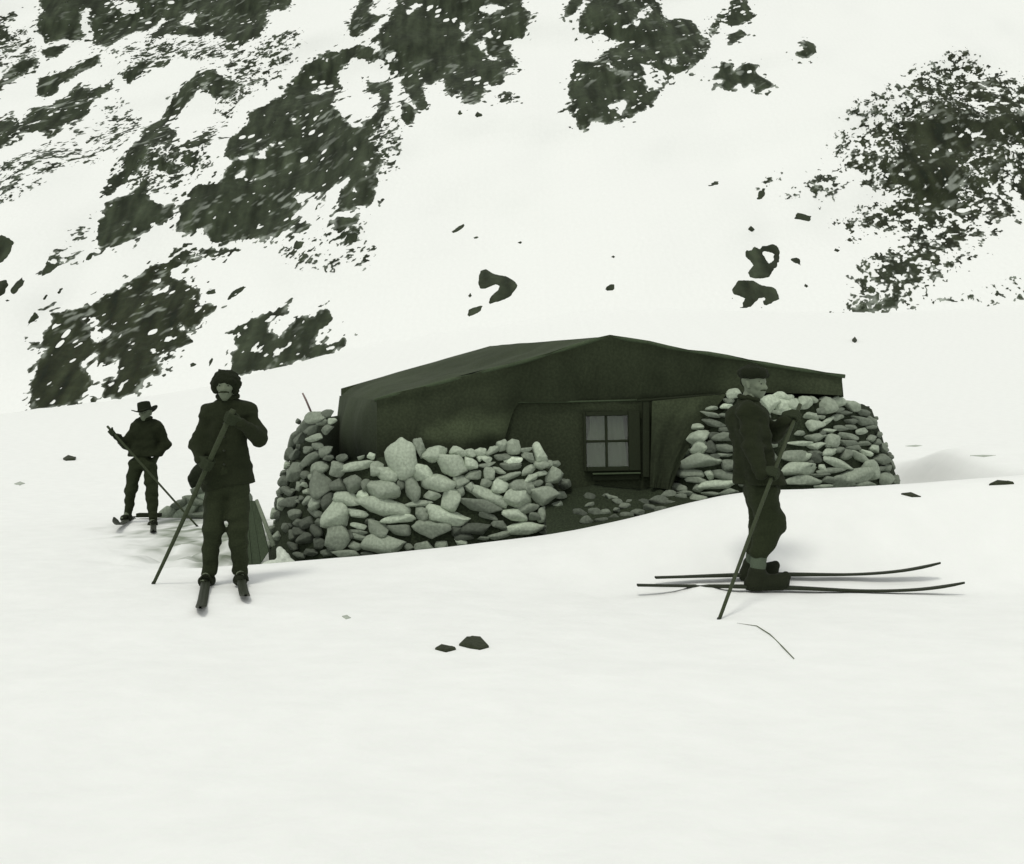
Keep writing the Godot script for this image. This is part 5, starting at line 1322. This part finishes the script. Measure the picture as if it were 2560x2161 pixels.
# ---------------------------------------------------------------- the scene
func _ready() -> void:
	rng.seed = 7
	var cam := Camera3D.new()
	cam.name = "camera"
	cam.position = EYE
	cam.fov = rad_to_deg(2.0 * atan(432.0 / FOCAL))
	cam.near = 0.05
	cam.far = 2000.0
	add_child(cam)
	var env := Environment.new()
	var sky := ProceduralSkyMaterial.new()
	sky.sky_top_color = Color(0.955, 0.96, 0.955)
	sky.sky_horizon_color = Color(0.97, 0.975, 0.97)
	sky.ground_horizon_color = Color(0.9, 0.92, 0.89)
	sky.ground_bottom_color = Color(0.85, 0.87, 0.84)
	env.sky = Sky.new()
	env.sky.sky_material = sky
	env.background_mode = Environment.BG_SKY
	env.background_energy_multiplier = 0.75
	env.tonemap_mode = Environment.TONE_MAPPER_LINEAR
	env.tonemap_exposure = 0.975
	env.sdfgi_enabled = true
	env.ssao_enabled = true
	env.ssil_enabled = true
	var we := WorldEnvironment.new()
	we.name = "sky"
	we.environment = env
	add_child(we)
	var sun := DirectionalLight3D.new()
	sun.name = "sun"
	sun.light_energy = 0.42
	sun.light_angular_distance = 14.0
	sun.light_color = Color(1.0, 0.99, 0.95)
	sun.shadow_enabled = true
	sun.rotation_degrees = Vector3(-62, -20, 0)
	add_child(sun)

	n_big.seed = 3
	n_big.frequency = 0.05
	n_big.fractal_octaves = 3
	n_mid.seed = 11
	n_mid.frequency = 0.12
	n_mid.fractal_octaves = 3
	n_cell.seed = 31
	n_cell.noise_type = FastNoiseLite.TYPE_CELLULAR
	n_cell.cellular_return_type = FastNoiseLite.RETURN_DISTANCE2_SUB
	n_cell.frequency = 0.30
	n_cell.fractal_type = FastNoiseLite.FRACTAL_NONE
	n_fine.seed = 23
	n_fine.frequency = 0.12
	n_fine.fractal_octaves = 2

	M.snow = stuff_mat(Color(0.865, 0.885, 0.865), 0.025, 0.012, 0.35, 0.85, 0.22, 2, true)
	M.snow.metallic_specular = 0.2
	M.snow_old = stuff_mat(Color(0.55, 0.60, 0.52), 0.3, 0.02, 2.0, 0.9, 0.3, 3)
	M.rock = stuff_mat(Color(0.72, 0.72, 0.72), 0.38, 0.012, 0.05, 0.95, 0.4, 4, true)
	for m in [M.rock]:
		m.uv1_scale = Vector3(0.14, 0.04, 0.14)
	M.rock_near = stuff_mat(Color(0.035, 0.042, 0.024), 0.4, 0.02, 2.0, 0.9, 0.5, 5)
	M.rock_pale = stuff_mat(Color(0.40, 0.44, 0.38), 0.2, 0.02, 2.0, 0.9, 0.3, 6)
	M.canvas = stuff_mat(Color(0.088, 0.114, 0.064), 0.3, 0.03, 1.6, 0.95, 0.25, 7, true)  # albedo raised so the upward-facing roof looks lit by the sky
	M.canvas_dark = stuff_mat(Color(0.106, 0.134, 0.073), 0.3, 0.03, 1.6, 0.95, 0.25, 8, true)
	M.hem = stuff_mat(Color(0.060, 0.082, 0.046), 0.25, 0.03, 1.6, 0.95, 0.25, 41)
	M.earth = stuff_mat(Color(0.030, 0.040, 0.022), 0.6, 0.03, 2.0, 0.98, 0.8, 9)
	M.dark_wood = stuff_mat(Color(0.020, 0.026, 0.013), 0.3, 0.03, 3.0, 0.85, 0.2, 10)
	M.grey_wood = stuff_mat(Color(0.09, 0.11, 0.055), 0.3, 0.03, 3.0, 0.85, 0.2, 11)
	M.pale_wood = stuff_mat(Color(0.17, 0.20, 0.145), 0.25, 0.03, 3.0, 0.85, 0.2, 12)
	M.red_wood = plain(Color(0.22, 0.17, 0.16))
	M.slate = stuff_mat(Color(0.050, 0.068, 0.040), 0.25, 0.03, 2.0, 0.85, 0.2, 13)
	M.curtain = stuff_mat(Color(0.078, 0.108, 0.064), 0.12, 0.03, 2.0, 0.95, 0.1, 14)
	M.black_cloth = stuff_mat(Color(0.016, 0.021, 0.011), 0.3, 0.03, 2.0, 0.95, 0.3, 15)
	M.coat = stuff_mat(Color(0.0165, 0.0215, 0.0095), 0.3, 0.04, 2.5, 0.95, 0.35, 16)
	M.trousers = stuff_mat(Color(0.022, 0.029, 0.013), 0.3, 0.04, 2.5, 0.95, 0.35, 17)
	M.trousers_pale = stuff_mat(Color(0.024, 0.031, 0.0145), 0.3, 0.04, 2.5, 0.95, 0.35, 18)
	M.fur = stuff_mat(Color(0.013, 0.017, 0.008), 0.5, 0.06, 4.0, 0.98, 0.8, 19)
	M.skin = plain(Color(0.155, 0.185, 0.13), 0.6)
	M.skin_dark = plain(Color(0.13, 0.155, 0.105), 0.6)
	M.hair = plain(Color(0.025, 0.032, 0.016), 0.9)
	M.eye = plain(Color(0.015, 0.018, 0.01), 0.3)
	M.glove = plain(Color(0.024, 0.032, 0.016), 0.9)
	M.sock = stuff_mat(Color(0.085, 0.11, 0.075), 0.3, 0.05, 4.0, 0.98, 0.4, 30)
	M.boot = stuff_mat(Color(0.014, 0.018, 0.008), 0.3, 0.04, 3.0, 0.8, 0.2, 31)
	M.ski_wood = stuff_mat(Color(0.022, 0.028, 0.015), 0.3, 0.03, 3.0, 0.6, 0.1, 32)
	M.pole_wood = stuff_mat(Color(0.042, 0.054, 0.028), 0.3, 0.03, 3.0, 0.75, 0.1, 33)
	M.iron = plain(Color(0.03, 0.035, 0.025), 0.5)
	M.glass = StandardMaterial3D.new()
	M.glass.albedo_color = Color(0.3, 0.36, 0.27, 0.15)
	M.glass.transparency = BaseMaterial3D.TRANSPARENCY_ALPHA
	M.glass.roughness = 0.06

	# ground: one sheet, finest round the people and the hut
	var xs := spaced(-420.0, 420.0, -7.0, 7.5, 0.1, 1.07)
	var ds := spaced(-120.0, 99.9, 8.6, 16.0, 0.075, 1.045)
	ds[ds.size() - 1] = 100.0
	var pts := PackedVector3Array()
	var col := PackedColorArray()
	var dirt := PackedVector2Array([Vector2(-5.3, 16.4), Vector2(-4.6, 14.6), Vector2(-3.75, 12.7), Vector2(-3.25, 11.95), Vector2(-2.35, 11.6), Vector2(-2.3, 12.9), Vector2(-2.9, 15.5), Vector2(-3.4, 17.6), Vector2(-5.0, 18.0)])
	for d in ds:
		for x in xs:
			pts.append(Vector3(x, land(x, d), -d))
			var c := Color.WHITE
			if d > 10.5 and d < 19.0 and x > -7.0 and x < 7.0:
				# trodden, dirty snow beside the hut, and earth at the foot of its walls
				var k := smoothstep(-0.35, 0.55, in_poly(Vector2(x, d), dirt) + 0.5 * n_mid.get_noise_2d(x * 16.0, d * 6.0))
				k *= clampf(0.6 + 0.8 * n_mid.get_noise_2d(x * 18.0 + d * 4.0, d * 7.0 - x * 2.0) + 0.7 * n_fine.get_noise_2d(x * 34.0, d * 14.0), 0.06, 0.9)
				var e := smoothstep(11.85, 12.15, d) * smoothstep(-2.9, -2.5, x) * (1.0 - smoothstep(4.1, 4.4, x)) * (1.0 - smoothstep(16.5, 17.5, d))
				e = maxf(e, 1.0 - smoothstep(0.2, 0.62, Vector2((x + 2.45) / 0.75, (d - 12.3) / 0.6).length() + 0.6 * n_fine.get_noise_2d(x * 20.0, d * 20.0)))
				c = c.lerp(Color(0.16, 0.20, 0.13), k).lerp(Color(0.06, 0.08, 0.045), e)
			col.append(c)
	tag(obj("snow_ground", sheet(pts, xs.size(), col), M.snow), "smooth white snow covering the valley floor", "snow", "", "structure")
	# mountain
	xs = spaced(-420.0, 420.0, -78.0, 78.0, 1.2, 1.12)
	var ts := spaced(-4.0, 260.0, -4.0, 78.0, 1.1, 1.1)
	pts = PackedVector3Array()
	for t in ts:
		for x in xs:
			var y := foot(x) + t
			pts.append(Vector3(x, y, -slope_d(x, y)))
	var mt := sheet(pts, xs.size())
	tag(obj("mountain", mt, M.snow), "steep snow-covered mountainside rising out of the picture", "mountain", "", "structure")
	for r in ROCKS: build_rock(r, 0.115)
	make_stones()
	build_hut()
	build_people()
	build_small()
